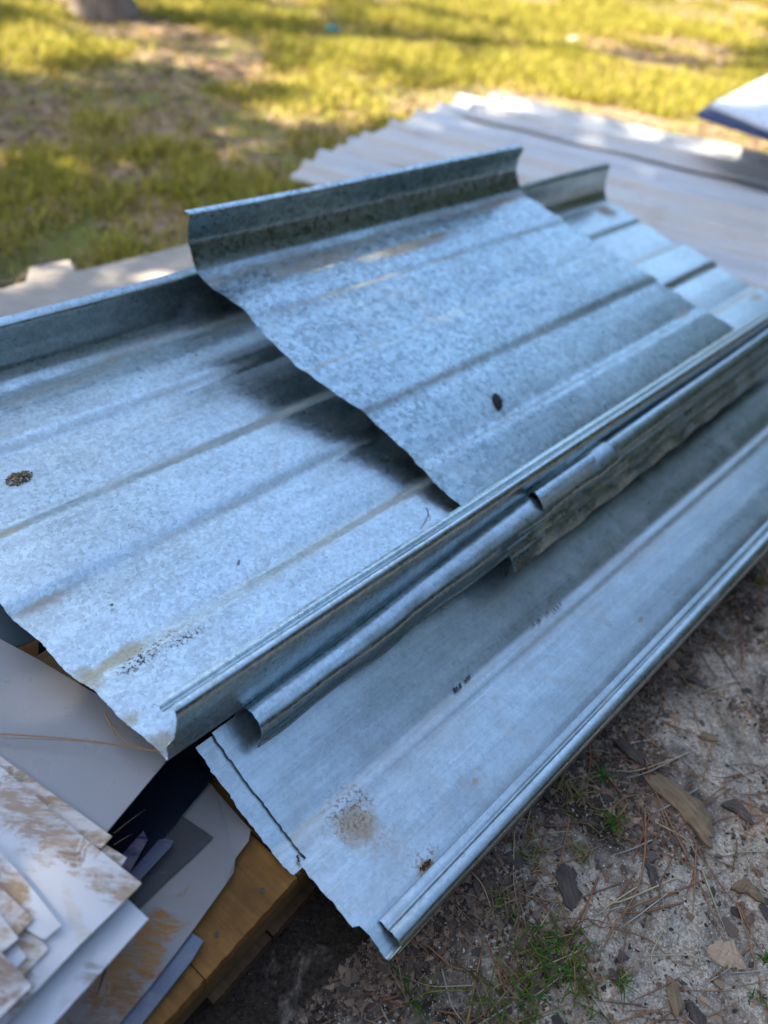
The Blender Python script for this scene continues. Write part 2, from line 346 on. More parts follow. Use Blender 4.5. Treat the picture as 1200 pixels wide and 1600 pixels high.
RIB = [(.035, .0006), (.070, .0014), (.105, .0008), (.139, -.0003), (.161, -.0110), (.190, -.0088), (.225, -.0070), (.260, -.0076), (.283, -.0086), (.305, .000), (.328, .0014), (.355, .0018), (.380, .0012), (.407, -.0003), (.431, -.0108), (.460, -.0084), (.497, -.0068), (.533, -.0076), (.557, -.0086), (.579, .000), (.605, .0012), (.632, .0016), (.660, .0010)]
def pan_profile(crease=.686, hook=True):
    front = [(.0455, .0615), (.0365, .0665), (.0345, .0615), (.0300, .0625), (.0265, .0735), (.0215, .0790), (.0165, .0785), (.0115, .073), (.0065, .058), (.003, .030), (.000, .003), (.004, .000)]
    back = [(crease, .000), (crease + .013, .006), (crease + .027, .026), (crease + .036, .050), (crease + .040, .078), (crease + .042, .094), (crease + .055, .1005)]
    return front + RIB + back
PROF_A = pan_profile()
sA = lambda v: s_of(PROF_A, v, .085)
stA = []
def uvA(x, y): u, v, w_ = FA.L(FA.on(x, y)); return u, sA(v)
for (x, y, ru, rs, c, st, spk) in [(185, 1025, .05, .016, OCHRE, .8, 0), (250, 1003, .05, .012, BROWN, .7, 1), (215, 1035, .045, .014, DARK, 1., 1), (290, 995, .035, .010, DARK, .9, 1),
                                   (140, 1060, .02, .03, OCHRE, .75, 0), (245, 1165, .022, .018, TAN, .9, 0), (200, 1125, .02, .012, OCHRE, .6, 0),
                                   (70, 935, .05, .010, TAN, .7, 0), (10, 832, .04, .012, OCHRE, .7, 0), (945, 330, .05, .045, RUST, .9, 0), (1075, 378, .05, .03, TAN, .8, 0), (920, 300, .06, .012, TAN, .6, 0), (1180, 465, .05, .02, TAN, .7, 0), (95, 605, .2, .02, TAN, .4, 0)]:
    u, s_ = uvA(x, y); stA.append((u, s_, ru, rs, c, st, spk))
linesA = [(sA(.680), .030, (.33, .29, .18), .75), (sA(.422), .022, (.40, .42, .34), .60), (sA(.150), .022, (.40, .38, .27), .70), (sA(.29), .010, TAN, .4), (sA(.57), .010, TAN, .4), (sA(.70), .008, RUST, .5)]  # the grey-green rib line puts the lawn's reflection into the colour
MAT_A = galv('galvanised_long_panel', stA, linesA, base=(.60, .70, .70), brushed=.18, rough=.31, metal=1., seed=1.3, dirt=.6)
def cutA(v, w_, s):
    return -.040 * min(1, max(0, v) / .31) * (1 if v < .31 else 1) + (.05 * max(0, v - .31) if v > .31 else 0) + .0015 * sin(v * 60) + (.019 if v > .0 and w_ > .04 and v < .1 else 0) * (w_ / .079)
LONG = panel('ribbed_steel_panel', FA, PROF_A, cutA, lambda v, w_, s: 2.119 + .03 * (.686 - v) + .006 * sin(v * 50), MAT_A, nu=230, seed=3, wave=.0009)
tag(LONG, 'longest ribbed galvanised panel running from left edge to far right, hooked front edge', 'metal panel')

a8 = radians(8); VB = cos(a8) * FA.v + sin(a8) * FA.n
FB = Frame(FA.P(0, .01, .008), FA.d, VB)
PROF_B = [(.006, .004)] + [(.020, .000)] + [(v, w_ * .42) for v, w_ in RIB] + [(.690, .000), (.711, .006), (.726, .022), (.741, .047), (.746, .075), (.744, .096), (.749, .101), (.760, .101)]
sB = lambda v: s_of(PROF_B, v)
stB = []
for (x, y, ru, rs, c, st, spk) in [(640, 385, .18, .022, (.36, .27, .16), .85, 0), (680, 368, .03, .012, RUST, .55, 0), (500, 408, .16, .026, (.36, .28, .18), .75, 0), (790, 312, .08, .012, RUST, .65, 0), (450, 425, .06, .02, TAN, .4, 0), (1068, 490, .04, .018, TAN, .6, 0), (520, 377, .012, .009, DARK, .8, 1),
                                   (775, 628, .011, .010, DARK, .55, 0), (790, 655, .03, .016, TAN, .55, 1), (420, 445, .07, .008, DARK, .6, 1), (340, 420, .05, .012, DARK, .6, 1)]:
    u, v_, w_ = FB.L(FB.on(x, y)); stB.append((u, sB(v_), ru, rs, c, st, spk))
linesB = [(sB(.685), .030, (.34, .26, .16), .75), (sB(.57), .007, TAN, .6), (sB(.42), .007, TAN, .4), (sB(.292), .007, RUST, .5), (sB(.148), .006, DARK, .35)]
MAT_B = galv('galvanised_top_panel', stB, linesB, base=(.45, .56, .575), brushed=.18, rough=.29, metal=1., seed=4.1, spangle=1.7, dirt=.45)
cb_v = [0, .065, .10, .157, .177, .301, .32, .421, .442, .587, .694, .75, .78]; cb_u = [.632, .626, .620, .621, .624, .610, .597, .577, .571, .572, .552, .545, .54]
ce_v = [0, .072, .15, .30, .45, .69, .78]; ce_u = [1.778, 1.766, 1.742, 1.700, 1.655, 1.592, 1.575]
def sagB(U, V, W, s):
    # crowned a little, the near end lifted between the ribs
    t = np.clip((U - .55) / 1.1, 0, 1); W = W + .006 * np.sin(V / .69 * pi) * (1 - t) + .0012 * np.sin(V * 45) * np.exp(-(U - .6) / .05 * 1.0)
    return V, W
TOPP = panel('ribbed_steel_panel', FB, PROF_B, lambda v, w_, s: float(np.interp(v, cb_v, cb_u)) + .0008 * sin(v * 140), lambda v, w_, s: float(np.interp(v, ce_v, ce_u)) + .004 * sin(v * 90), MAT_B, nu=150, seed=8, wave=.0016, extra=sagB)
tag(TOPP, 'short ribbed galvanised panel lying topmost across the pile, raised rear flange at left', 'metal panel')

# the wide plain panel at the front
DP = nrm(ray(2050, -62)); HP = nrm(np.cross(Z, DP)); HN = np.cross(DP, HP); HN *= np.sign(HN[2])
FC = Frame(at(465, 1350, .124), DP, cos(radians(5)) * HP + sin(radians(5)) * HN)
PROF_C = [(-.1165, .0052), (-.126, .0060), (-.1305, .0045), (-.133, .0085), (-.140, .0105), (-.148, .0085), (-.1535, .002), (-.1545, -.010), (-.150, -.0135), (-.143, -.0110), (-.125, -.0035), (-.105, -.0005),
          (-.060, .0012), (-.010, .0008), (.008, .0002), (.0195, .0026), (.033, .0006), (.044, .0042), (.060, .0100), (.085, .019), (.115, .031), (.150, .046), (.185, .062)]
sC = lambda v: s_of(PROF_C, v, .085)
def uvC(x, y):
    u, v_, w_ = FC.L(FC.on(x, y)); return u, sC(v_)
stC = []
for (x, y, ru, rs, c, st, spk) in [(560, 1290, .034, .034, (.36, .25, .13), .85, 0), (545, 1270, .045, .04, BROWN, .75, 1), (600, 1310, .04, .02, TAN, .5, 1), (664, 1352, .018, .008, BROWN, .95, 0), (668, 1340, .026, .014, RUST, .7, 1), (742, 1222, .008, .006, TAN, .9, 0), (1000, 968, .010, .006, RUST, .75, 0), (950, 975, .010, .008, DARK, .6, 1),
                                   (640, 1350, .02, .05, TAN, .35, 1), (905, 857, .008, .008, RUST, .5, 0)]:
    u, s_ = uvC(x, y); stC.append((u, s_, ru, rs, c, st, spk))
MAT_C = galv('galvanised_plain_panel', stC, [(sC(.03), .010, TAN, .35), (sC(.01), .03, TAN, .3)], base=(.50, .575, .575), rough=.31, metal=1., brushed=.5, seed=7.7, spangle=.55, dirt=.75)
def cutC(v, w_, s):
    j = .0016 * (float(vnoise(v * 60 + 7, 3.3)) - .5) + .0018 * (float(vnoise(v * 400, 9.3)) - .5)
    if s < .045: return .030 + j * .3                                  # the folded lip starts a little further in
    if v < -.10: return .012 - .05 * (v + .145) + j
    if v < -.004: return .002 + j
    return .013 + .05 * 0 + j - .06 * max(0, v - .04)
def twistC(U, V, W, s):
    return V, W - .018 * np.clip(U - .2, 0, 3) * np.clip((V - .035) / .10, 0, 1.4) ** 1.5
FRONT = panel('folded_steel_panel', FC, PROF_C, cutC, 2.35, MAT_C, nu=220, seed=21, wave=.0018, extra=twistC)
tag(FRONT, 'wide smooth galvanised panel with rolled hem, lowest at the front over sandy soil', 'metal panel')
PROF_C2 = [(v, w_ - .0075) for v, w_ in PROF_C[13:]]
PROF_C2[0] = (-.006, -.0052)
under = panel('folded_steel_panel', FC, PROF_C2, lambda v, w_, s: -.012 - .05 * max(0, v) + .002 * (float(vnoise(v * 60, 5.1)) - .5) + .002 * (float(vnoise(v * 420, 1.3)) - .5), 1.6, MAT_C, nu=120, seed=22, wave=.0006, extra=twistC)
tag(under, 'thin strip of a second steel panel showing under the torn end of the front panel', 'metal panel')

# channels beside the hooked edge
def strokes(marks, fr, w0, mat, parent):
    vs = []; fs = []
    for (x0, y0, x1, y1, hw) in marks:
        a = np.array(fr.L(fr.on(x0, y0)))[:2]; b = np.array(fr.L(fr.on(x1, y1)))[:2]; t = b - a; L = np.linalg.norm(t) + 1e-9; p = np.array([-t[1], t[0]]) / L * hw
        i = len(vs)
        for q in (a - p, a + p, b + p, b - p): vs.append(fr.P(q[0], q[1], w0))
        for q in (a - p, a + p, b + p, b - p): vs.append(fr.P(q[0], q[1], w0 - .0003))
        fs += [(i, i + 1, i + 2, i + 3), (i, i + 4, i + 5, i + 1), (i + 1, i + 5, i + 6, i + 2), (i + 2, i + 6, i + 7, i + 3), (i + 3, i + 7, i + 4, i)]
    me = np_mesh('printed_mark', np.array(vs), np.array(fs)); o = link('printed_mark', me, mat); rebase(o); child_of(o, parent); return o
ink = simple('black_ink', (.015, .02, .03), (.03, .04, .05), 80, .6)
mk1 = [(708, 1078, 711, 1086, .0011), (709, 1079, 712, 1083, .0009), (712, 1076, 715, 1083, .0011), (715, 1077, 718, 1080, .0009), (717, 1071, 720, 1078, .0012), (725, 1065, 728, 1070, .0011), (728, 1061, 731, 1067, .0011), (731, 1058, 734, 1064, .001)]
mk2 = [(831, 977, 834, 982, .0011), (838, 970, 843, 976, .0011), (840, 974, 844, 971, .0008), (852, 958, 856, 964, .0011), (862, 953, 867, 958, .001), (866, 949, 871, 955, .001), (872, 945, 876, 950, .0009)]
def mark_y(m): return [(a, b - 0, c, d - 0, h) for a, b, c, d, h in m]
strokes(mark_y(mk1), FC, .0062, ink, FRONT); strokes(mark_y(mk2), FC, .0062, ink, FRONT)

MAT_D = galv('galvanised_channel', [(.2, .05, .12, .02, TAN, .4, 0), (.9, .06, .2, .02, TAN, .35, 0)], [(.062, .008, TAN, .4)], base=(.48, .585, .61), rough=.31, metal=1., seed=11.2, brushed=.25, spangle=1.0, dirt=.8)
PROF_D = [(.040, -.130), (.026, -.112), (.016, -.080), (.012, -.048), (.007, -.016), (-.001, .002), (-.012, .008), (-.026, .006), (-.0365, -.001), (-.0405, -.014), (-.0395, -.032), (-.042, -.038)]
def dropD(U, V, W, s):
    W = W + .070 * np.clip(U - .113, 0, 2) + .0008 * np.sin(U * 13)
    V = -.016 + (V + .016) * (1 + .45 * np.clip(U - .113, 0, .8)) + .0012 * np.sin(U * 17)
    e = np.clip(1 - (U - .11) / .05, 0, 1); k_ = np.clip((s[None] - s[-1] * .62) / (s[-1] * .38), 0, 1); W = W + k_ * (.0020 * np.sin(U * 27 + 1) + .0012 * np.sin(U * 71)); V = V + k_ * .0015 * np.sin(U * 33)
    return V, W
CH1 = panel('steel_channel', FA, PROF_D, lambda v, w_, s: .113 + .10 * max(0, -.05 - w_) - .006 * (w_ < -.02 and v < 0), .95, MAT_D, nu=160, seed=31, wave=.0003, extra=dropD)
tag(CH1, 'longer galvanised channel with open rounded near end, beside the hooked panel edge', 'metal channel')
PROF_E = [(.006, -.030), (.0045, .010), (.002, .044), (-.001, .0585), (-.010, .0640), (-.026, .0620), (-.0355, .0550), (-.0385, .046), (-.0410, .039), (-.0455, .0370), (-.0550, .0285), (-.0600, .0225), (-.0640, .0210), (-.0720, .013), (-.0800, .004)]
def waveE(U, V, W, s):
    k_ = np.clip((s[None] - s[-1] * .72) / (s[-1] * .28), 0, 1)
    W = W + k_ * (.0022 * np.sin(U * 31) + .0012 * np.sin(U * 67 + 1)) - .0012 * np.sin(U * 9)
    V = V + k_ * .0016 * np.sin(U * 45 + .6) + .004 * np.clip(U - .7, 0, 1.3) + .006 * np.clip(U - 1.1, 0, 1) * k_
    return V, W
uE = .715; uE2 = .602
MAT_E = galv('galvanised_channel_creased', [(.8, .12, .2, .01, TAN, .5, 0), (1.3, .05, .2, .02, BROWN, .35, 0), (1.05, .03, .1, .02, TAN, .4, 0)], [(.140, .006, (.7, .72, .74), .5)], base=(.48, .585, .61), rough=.30, metal=1., seed=15.2, brushed=.3, spangle=1.0, dirt=.7)
CH2 = panel('steel_channel', FA, PROF_E, lambda v, w_, s: uE + .004 * sin(s * 90) if w_ > .0352 or v > 0 else uE2, 2.0, MAT_E, nu=190, seed=35, wave=.0004, extra=waveE)
tag(CH2, 'shorter galvanised channel with creased wavy skirt, capping the longer channel', 'metal channel')

# ------------------------------------------------------------------ flat painted sheets on the pallet
def sheet(name, pts, z, mat, thick=.0012, zs=None, curl=.0, seed=0, sub=3):
    """flat sheet whose outline is given where it lies (image corners laid on height z)"""
    bm = bmesh.new(); r = random.Random(seed + len(pts)); vv = []
    for i, p in enumerate(pts):
        q = at(p[0], p[1], z + (zs[i] if zs else 0)); vv.append(bm.verts.new(q))
    f = bm.faces.new(vv); bmesh.ops.recalc_face_normals(bm, faces=[f])
    bm.normal_update()
    if f.normal.z < 0: f.normal_flip()
    bmesh.ops.triangulate(bm, faces=[f]); 
    for k in range(sub): bmesh.ops.subdivide_edges(bm, edges=[e for e in bm.edges if e.calc_length() > .03], cuts=1, use_grid_fill=True)
    bmesh.ops.triangulate(bm, faces=bm.faces)
    ph = [r.uniform(0, 6) for _ in range(4)]
    for v in bm.verts: v.co.z += curl * (sin(v.co.x * 9 + ph[0]) + sin(v.co.y * 11 + ph[1]) + .5 * sin((v.co.x + v.co.y) * 23 + ph[2])) / 2.5
    top = list(bm.faces); ret = bmesh.ops.extrude_face_region(bm, geom=top)
    for g in ret['geom']:
        if isinstance(g, bmesh.types.BMVert): g.co.z -= thick
    bmesh.ops.recalc_face_normals(bm, faces=bm.faces)
    me = bpy.data.meshes.new(name); bm.to_mesh(me); bm.free(); o = link(name, me, mat); rebase(o); return o
def spot(x, y, z, x2, y2, ra, rb, col_, st_):
    a = at(x, y, z); b = at(x2, y2, z); return (a[0], a[1], math.atan2(b[1] - a[1], b[0] - a[0]), ra, rb, col_, st_)
MUD = (.36, .235, .135)
WHITE = painted('dirty_white_paint', (.64, .645, .645), .6, MUD, .34, 0, True, .60, 6., spots=[spot(60, 1270, .2325, 110, 1310, .085, .034, MUD, .9), spot(110, 1340, .2325, 130, 1350, .020, .010, (.24, .14, .07), .9), spot(205, 1380, .2325, 190, 1400, .03, .014, (.45, .35, .24), .6), spot(125, 1450, .2325, 140, 1490, .05, .008, (.55, .47, .36), .6), spot(8, 1530, .25, 20, 1550, .03, .02, (.24, .13, .07), .85), spot(30, 1400, .2435, 40, 1420, .03, .012, MUD, .8)])
WHITE2 = painted('muddy_white_paint', (.62, .61, .59), .95, (.38, .255, .15), .42, 5, True, .50, 7.)
WHITE3 = painted('clean_white_paint', (.65, .67, .69), .35, (.27, .17, .10), .3, 9, True, .62, 8.)
GREY = painted('pale_grey_paint', (.295, .287, .278), .22, (.22, .16, .12), .30, 3, False, .70, 3.)
BEIGE = painted('beige_grey_paint', (.28, .262, .235), .35, (.25, .12, .045), .40, 12, False, .66, 4., spots=[spot(205, 1510, .124, 150, 1590, .085, .030, (.40, .18, .045), 1.), spot(240, 1455, .124, 235, 1480, .014, .024, (.40, .18, .045), 1.), spot(160, 1590, .124, 130, 1620, .06, .03, (.22, .12, .06), .8)])
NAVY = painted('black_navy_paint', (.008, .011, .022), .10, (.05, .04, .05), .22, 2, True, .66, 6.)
NAVY2 = painted('navy_strip_paint', (.045, .055, .10), .35, (.30, .22, .24), .28, 8, True, .55, 8.)  # pinkish patches paint reflections into the navy colour
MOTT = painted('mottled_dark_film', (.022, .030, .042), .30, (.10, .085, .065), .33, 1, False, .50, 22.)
BLUEG = painted('blue_grey_coil', (.13, .15, .20), .25, (.40, .36, .32), .30, 6, True, .60, 6.)
GALV_SHADE = painted('galv_shade_teal', (.025, .055, .075), .12, (.1, .09, .08), .35, 4, False, .7, 5.)  # galvanised sheet, its shade put into a dark teal colour

sh = sheet('bent_sheet', [(150, 1640), (236, 1540), (297, 1455), (318, 1470), (300, 1500), (150, 1690)], .118, BLUEG, .0035, curl=.0015, seed=1)
tag(sh, 'narrow blue-grey sheet offcut with bent lip, lying on the yellow wood end', 'metal sheet')
sh = sheet('beige_sheet', [(60, 1690), (60, 1300), (230, 1090), (310, 1200), (340, 1238), (392, 1296), (388, 1314), (368, 1340), (365, 1362), (352, 1382), (300, 1455), (236, 1540), (120, 1680)], .124, BEIGE, .0014, zs=[0, 0, 0, 0, 0, 0, -.002, -.004, 0, 0, 0, 0, 0], curl=.0012, seed=2)
tag(sh, 'beige sheet with a dog-leg corner and large brown rust stain, on the pallet', 'metal sheet')
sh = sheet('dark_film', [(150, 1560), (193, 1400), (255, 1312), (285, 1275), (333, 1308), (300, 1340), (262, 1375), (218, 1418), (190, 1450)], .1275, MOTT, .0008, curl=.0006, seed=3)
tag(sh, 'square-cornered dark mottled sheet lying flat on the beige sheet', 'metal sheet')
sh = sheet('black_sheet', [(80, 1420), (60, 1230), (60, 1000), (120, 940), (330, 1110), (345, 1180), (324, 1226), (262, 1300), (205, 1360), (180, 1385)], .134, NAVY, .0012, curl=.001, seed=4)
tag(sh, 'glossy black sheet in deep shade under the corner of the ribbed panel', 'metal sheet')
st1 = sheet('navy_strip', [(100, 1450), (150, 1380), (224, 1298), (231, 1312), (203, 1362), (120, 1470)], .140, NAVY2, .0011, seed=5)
tag(st1, 'navy strip with a pinkish reflection painted in, left of the two narrow strips', 'metal strip')
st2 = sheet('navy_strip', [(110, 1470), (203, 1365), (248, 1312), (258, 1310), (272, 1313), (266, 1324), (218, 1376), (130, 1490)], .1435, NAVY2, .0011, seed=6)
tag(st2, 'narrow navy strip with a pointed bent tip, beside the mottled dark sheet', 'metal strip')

tl = sheet('teal_sheet', [(-300, 760), (-60, 860), (70, 900), (90, 960), (58, 998), (26, 1011), (-40, 1030), (-300, 900)], .215, GALV_SHADE, .0012, seed=7)
tag(tl, 'galvanised sheet corner coloured dark teal for shade, under the left end of the long ribbed panel', 'metal sheet')
gsh = sheet('grey_sheet', [(-260, 870), (0, 998), (60, 1030), (140, 1078), (200, 1110), (262, 1165), (262, 1186), (170, 1296), (120, 1350), (-160, 1400)], .222, GREY, .0014, curl=.0010, seed=8)
tag(gsh, 'large plain pale grey sheet between the ribbed panel end and white offcuts', 'metal sheet')

def strip(pts, z, mat, label, seed, curl=.0011, name='white_offcut', thick=.0016):
    o = sheet(name, pts, z, mat, thick, curl=curl, seed=seed, sub=2); tag(o, label, 'metal offcut', 'white sheet offcuts stacked at the lower left'); return o
strip([(-250, 1700), (-160, 1250), (20, 1290), (202, 1407), (232, 1436), (150, 1528), (80, 1605), (-40, 1740)], .212, WHITE3, 'white offcut lowest in the stack, its clean corner reaching furthest right', 11)
strip([(-120, 1180), (-60, 1180), (198, 1340), (190, 1352), (170, 1366), (-60, 1260)], .2235, WHITE2, 'small white offcut tip poking out below the long top edge strip', 12)
strip([(-260, 1080), (-200, 1060), (0, 1181), (175, 1307), (158, 1326), (60, 1300), (-200, 1160)], .2265, WHITE2, 'long white strip lying along the pale grey sheet, uppermost edge of the stack', 13)
strip([(-260, 1240), (-160, 1110), (0, 1197), (142, 1318), (221, 1380), (215, 1388), (120, 1482), (8, 1600), (-90, 1710), (-300, 1500)], .2325, WHITE, 'largest white sheet of the stack, scraped brown mud across its upper half', 14, curl=.0014)
strip([(-200, 1440), (-60, 1400), (20, 1420), (50, 1449), (76, 1483), (37, 1524), (-30, 1590), (-200, 1600)], .2375, WHITE2, 'white offcut below the square-ended strip, its plain corner pointing right', 15)
strip([(-120, 1480), (0, 1440), (26, 1474), (41, 1495), (28, 1510), (-60, 1560)], .2405, WHITE3, 'smallest white offcut, a narrow tab between two muddy corners', 16)
strip([(-200, 1330), (-60, 1290), (0, 1330), (40, 1375), (96, 1446), (69, 1468), (20, 1440), (-200, 1400)], .2435, WHITE, 'white strip with a square folded end, middle of the stack', 17)
strip([(-160, 1350), (-40, 1350), (0, 1385), (52, 1436), (28, 1461), (-20, 1440), (-160, 1440)], .247, WHITE2, 'brown-stained white offcut crossing over the square-ended strip', 18)
strip([(-160, 1400), (-40, 1400), (0, 1428), (29, 1466), (0, 1490), (-60, 1530), (-160, 1500)], .250, WHITE2, 'tan muddy offcut corner at the left edge, just above the small tab', 19)
strip([(-160, 1470), (-40, 1460), (0, 1487), (25, 1512), (49, 1541), (0, 1589), (-60, 1650), (-200, 1600)], .2535, WHITE, 'muddy white offcut topmost of the stack at the lower left edge', 20)

# something to carry the upper stack: spacers of wood hidden under the sheets
# ------------------------------------------------------------------ pallet
def wood(name, c1, c2, rot=0., dark=.0):
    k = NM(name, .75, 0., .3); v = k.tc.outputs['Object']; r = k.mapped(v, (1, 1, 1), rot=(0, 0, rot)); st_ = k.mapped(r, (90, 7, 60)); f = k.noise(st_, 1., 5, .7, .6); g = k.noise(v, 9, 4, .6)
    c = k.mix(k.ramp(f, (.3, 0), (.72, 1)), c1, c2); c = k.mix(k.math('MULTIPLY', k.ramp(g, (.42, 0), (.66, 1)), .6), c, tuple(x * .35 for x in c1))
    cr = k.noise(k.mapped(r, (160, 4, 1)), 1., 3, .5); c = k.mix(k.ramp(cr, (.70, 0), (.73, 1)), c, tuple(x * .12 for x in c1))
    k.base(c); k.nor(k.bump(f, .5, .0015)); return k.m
pc = at(465, 1371, .106); pm = at(272, 1585, .106); PA = nrm((pm - pc)); PB = nrm(np.cross(Z, PA)); 
if PB[0] > 0: PB = -PB                                                 # PA runs along the end, PB into the pile
def pbox(name, a0, a1, b0, b1, z0, z1, mat, parent, jag=0., seed=0):
    r = random.Random(seed); n = 26 if jag else 1; bm = bmesh.new()
    ring = [(a0 + (a1 - a0) * i / n, b0 + (r.uniform(0, jag) if jag else 0)) for i in range(n + 1)] + [(a1, b1), (a0, b1)]
    lo = [bm.verts.new(pc * [1, 1, 0] + PA * a + PB * b + Z * z0) for a, b in ring]; hi = [bm.verts.new(pc * [1, 1, 0] + PA * a + PB * b + Z * z1) for a, b in ring]
    bm.faces.new(hi); bm.faces.new(lo[::-1]); N_ = len(ring)
    for i in range(N_): bm.faces.new((lo[i], lo[(i + 1) % N_], hi[(i + 1) % N_], hi[i]))
    bmesh.ops.recalc_face_normals(bm, faces=bm.faces)
    es = [e for e in bm.edges if abs(e.verts[0].co.z - e.verts[1].co.z) < 1e-6 and e.calc_length() > .004 or abs(e.verts[0].co.z - e.verts[1].co.z) > .01]
    if not jag: bmesh.ops.bevel(bm, geom=list(bm.edges), offset=.002, segments=2, affect='EDGES')
    me = bpy.data.meshes.new(name); bm.to_mesh(me); bm.free(); o = link(name, me, mat); rebase(o); child_of(o, parent); return o
pal = empty('wooden_pallet', pc * [1, 1, 0] + PB * .4 + PA * .2); tag(pal, 'orange-brown wooden pallet end carrying the sheet metal at lower left', 'pallet')
ang = math.atan2(PB[1], PB[0]) - pi / 2
WD = wood('stained_pine', (.24, .10, .022), (.46, .22, .05), -ang); WD2 = wood('pressed_wood', (.13, .075, .028), (.30, .19, .075), -ang + 1.5); WD3 = wood('dark_plank', (.10, .05, .022), (.20, .11, .05), -ang)  # bottom boards get a darker brown wood
for i, (a0, a1) in enumerate([(-.085, -.003), (.000, .150), (.1515, .245), (.262, .355), (.357, .45), (.50, .59)]):
    pbox('deck_board', a0, a1, 0, .80,   .088, .1065 - .0006 * (i % 2), WD, pal, .0014, i)
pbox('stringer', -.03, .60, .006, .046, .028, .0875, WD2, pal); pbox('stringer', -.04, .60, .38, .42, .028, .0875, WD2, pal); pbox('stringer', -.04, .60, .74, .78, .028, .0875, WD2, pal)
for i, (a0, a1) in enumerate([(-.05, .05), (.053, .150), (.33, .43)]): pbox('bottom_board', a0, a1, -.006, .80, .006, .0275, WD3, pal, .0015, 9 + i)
# timber under the upper sheets and under the panels
bl = empty('wooden_batten', pc * [1, 1, 0] + PB * .42 + PA * .1); tag(bl, 'wooden batten in the dark between the black sheet and the pale grey sheet', 'batten')
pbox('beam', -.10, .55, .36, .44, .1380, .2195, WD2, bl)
# weathered board on the far side
kb = simple('weathered_board', (.30, .25, .20), (.46, .40, .33), 14, .85, .3, .002, (1, 6, 1))
bo = sheet('weathered_board', [(-120, 500), (-60, 470), (40, 440), (47, 417), (108, 406), (118, 424), (200, 405), (300, 380), (420, 350), (700, 330), (700, 420), (300, 500), (0, 600), (-120, 640)], .075, kb, .018, sub=1)
tag(bo, 'flat weathered tan board with a notched corner behind the long panel', 'board')
for i_, (x_, y_) in enumerate([(60, 450), (230, 430)]):
    q_ = at(x_, y_, .0)

# ------------------------------------------------------------------ far stack of pale ribbed sheets
PALE = painted('pale_roof_paint', (.54, .525, .49), .25, (.40, .33, .26), .40, 6, False, .62, 2.)
PALE_B = painted('pale_blue_roof_paint', (.50, .54, .57), .25, (.40, .33, .26), .36, 2, False, .62, 2.)
def ribbed(x0, y0, x1, y1, z, length, width, mat, label, seed):
    """roof sheet whose near-left corner and direction come from two image points at height z"""
    a = at(x0, y0, z); b = at(x1, y1, z); d = nrm(b - a); v = np.cross(Z, d); v = v if v[1] > 0 else -v
    fr = Frame(a, d, v); prof = [(0, -.004), (.006, .0)]; x = .05
    while x < width - .06: prof += [(x, 0), (x + .022, .013), (x + .040, .013), (x + .062, 0)]; x += .29
    prof += [(width, 0), (width + .003, -.005)]
    r = random.Random(seed)
    o = panel('roof_sheet', fr, prof, 0., length, mat, nu=30, seed=seed, wave=.006, jag=.004); tag(o, label, 'roof sheet', 'pale ribbed roof sheets stacked behind the pile'); return o
sd_a = at(963, 273, .10); sd_b = at(1200, 327, .10); SD = nrm(sd_b - sd_a)
rs_ = [(452, 274, .070, 3.0, .62, PALE, 'pale ribbed roof sheet nearest the pile, its corner furthest left', 0),
       (478, 258, .079, 3.0, .55, PALE_B, 'bluish pale roof sheet second from the left corner of the far stack', .02),
       (546, 226, .090, 3.2, .80, PALE, 'pale ribbed roof sheet whose end starts above the top panel flange', -.02),
       (634, 198, .102, 3.4, .80, PALE_B, 'pale roof sheet in the middle of the far stack, end set back', .015),
       (722, 176, .114, 3.6, .46, PALE, 'sunlit pale roof sheet with square left end, furthest along the lawn edge', -.01)]
for i, (x0, y0, z, L, W_, m_, lab, tw) in enumerate(rs_):
    a_ = at(x0, y0, z); d_ = np.array([SD[0] * cos(tw) - SD[1] * sin(tw), SD[0] * sin(tw) + SD[1] * cos(tw), -.012]); v_ = np.cross(Z, d_); v_ = v_ if v_[1] > 0 else -v_
    fr = Frame(a_, d_, v_ - Z * .03); prof = [(0, -.012), (.010, .0)]; x = .07
    while x < W_ - .1: prof += [(x, 0), (x + .028, .028), (x + .055, .028), (x + .083, 0)]; x += .27
    prof += [(W_, 0), (W_ + .004, -.006)]
    o = panel('roof_sheet', fr, prof, 0., L, m_, nu=40, seed=50 + i, wave=.004, jag=.001); tag(o, lab, 'roof sheet', 'pale ribbed roof sheets stacked behind the pile')
# blocks under the far stack
# white panel with blue underside
def folded_cover():
    z = .34; P = [at(1108, 161, z), at(1208, 112, z), at(1420, 150, z), at(1250, 216, z)]
    root = empty('folded_cover', (P[0] + P[2]) / 2 * [1, 1, 0] + Z * .2); tag(root, 'white metal cover with dark blue underside at the right edge by the lawn', 'metal cover')
    wm = painted('cover_white', (.62, .66, .74), .15, (.3, .2, .1), .3, 4, False, .7, 2.); bmn = painted('cover_blue', (.03, .07, .20), .15, (.3, .2, .1), .35, 4, False, .7, 2.)
    def slab(name, pts, th, mat, bev):
        bm = bmesh.new(); lo = [bm.verts.new(p - Z * th) for p in pts]; hi = [bm.verts.new(p) for p in pts]; n = len(pts); bm.faces.new(hi); bm.faces.new(lo[::-1])
        for i in range(n): bm.faces.new((lo[i], lo[(i + 1) % n], hi[(i + 1) % n], hi[i]))
        bmesh.ops.recalc_face_normals(bm, faces=bm.faces); bmesh.ops.bevel(bm, geom=list(bm.edges), offset=bev, segments=3, affect='EDGES')
        me = bpy.data.meshes.new(name); bm.to_mesh(me); bm.free(); o = link(name, me, mat); rebase(o); child_of(o, root)
    slab('top_sheet', P, .022, wm, .009)
    c = sum(P) / 4; Q = [c + (p - c) * .93 - Z * .024 for p in P]; Q[0] = Q[0] + (P[0] - c) * .16 ; slab('side_panel', Q, .030, bmn, .006)
folded_cover()

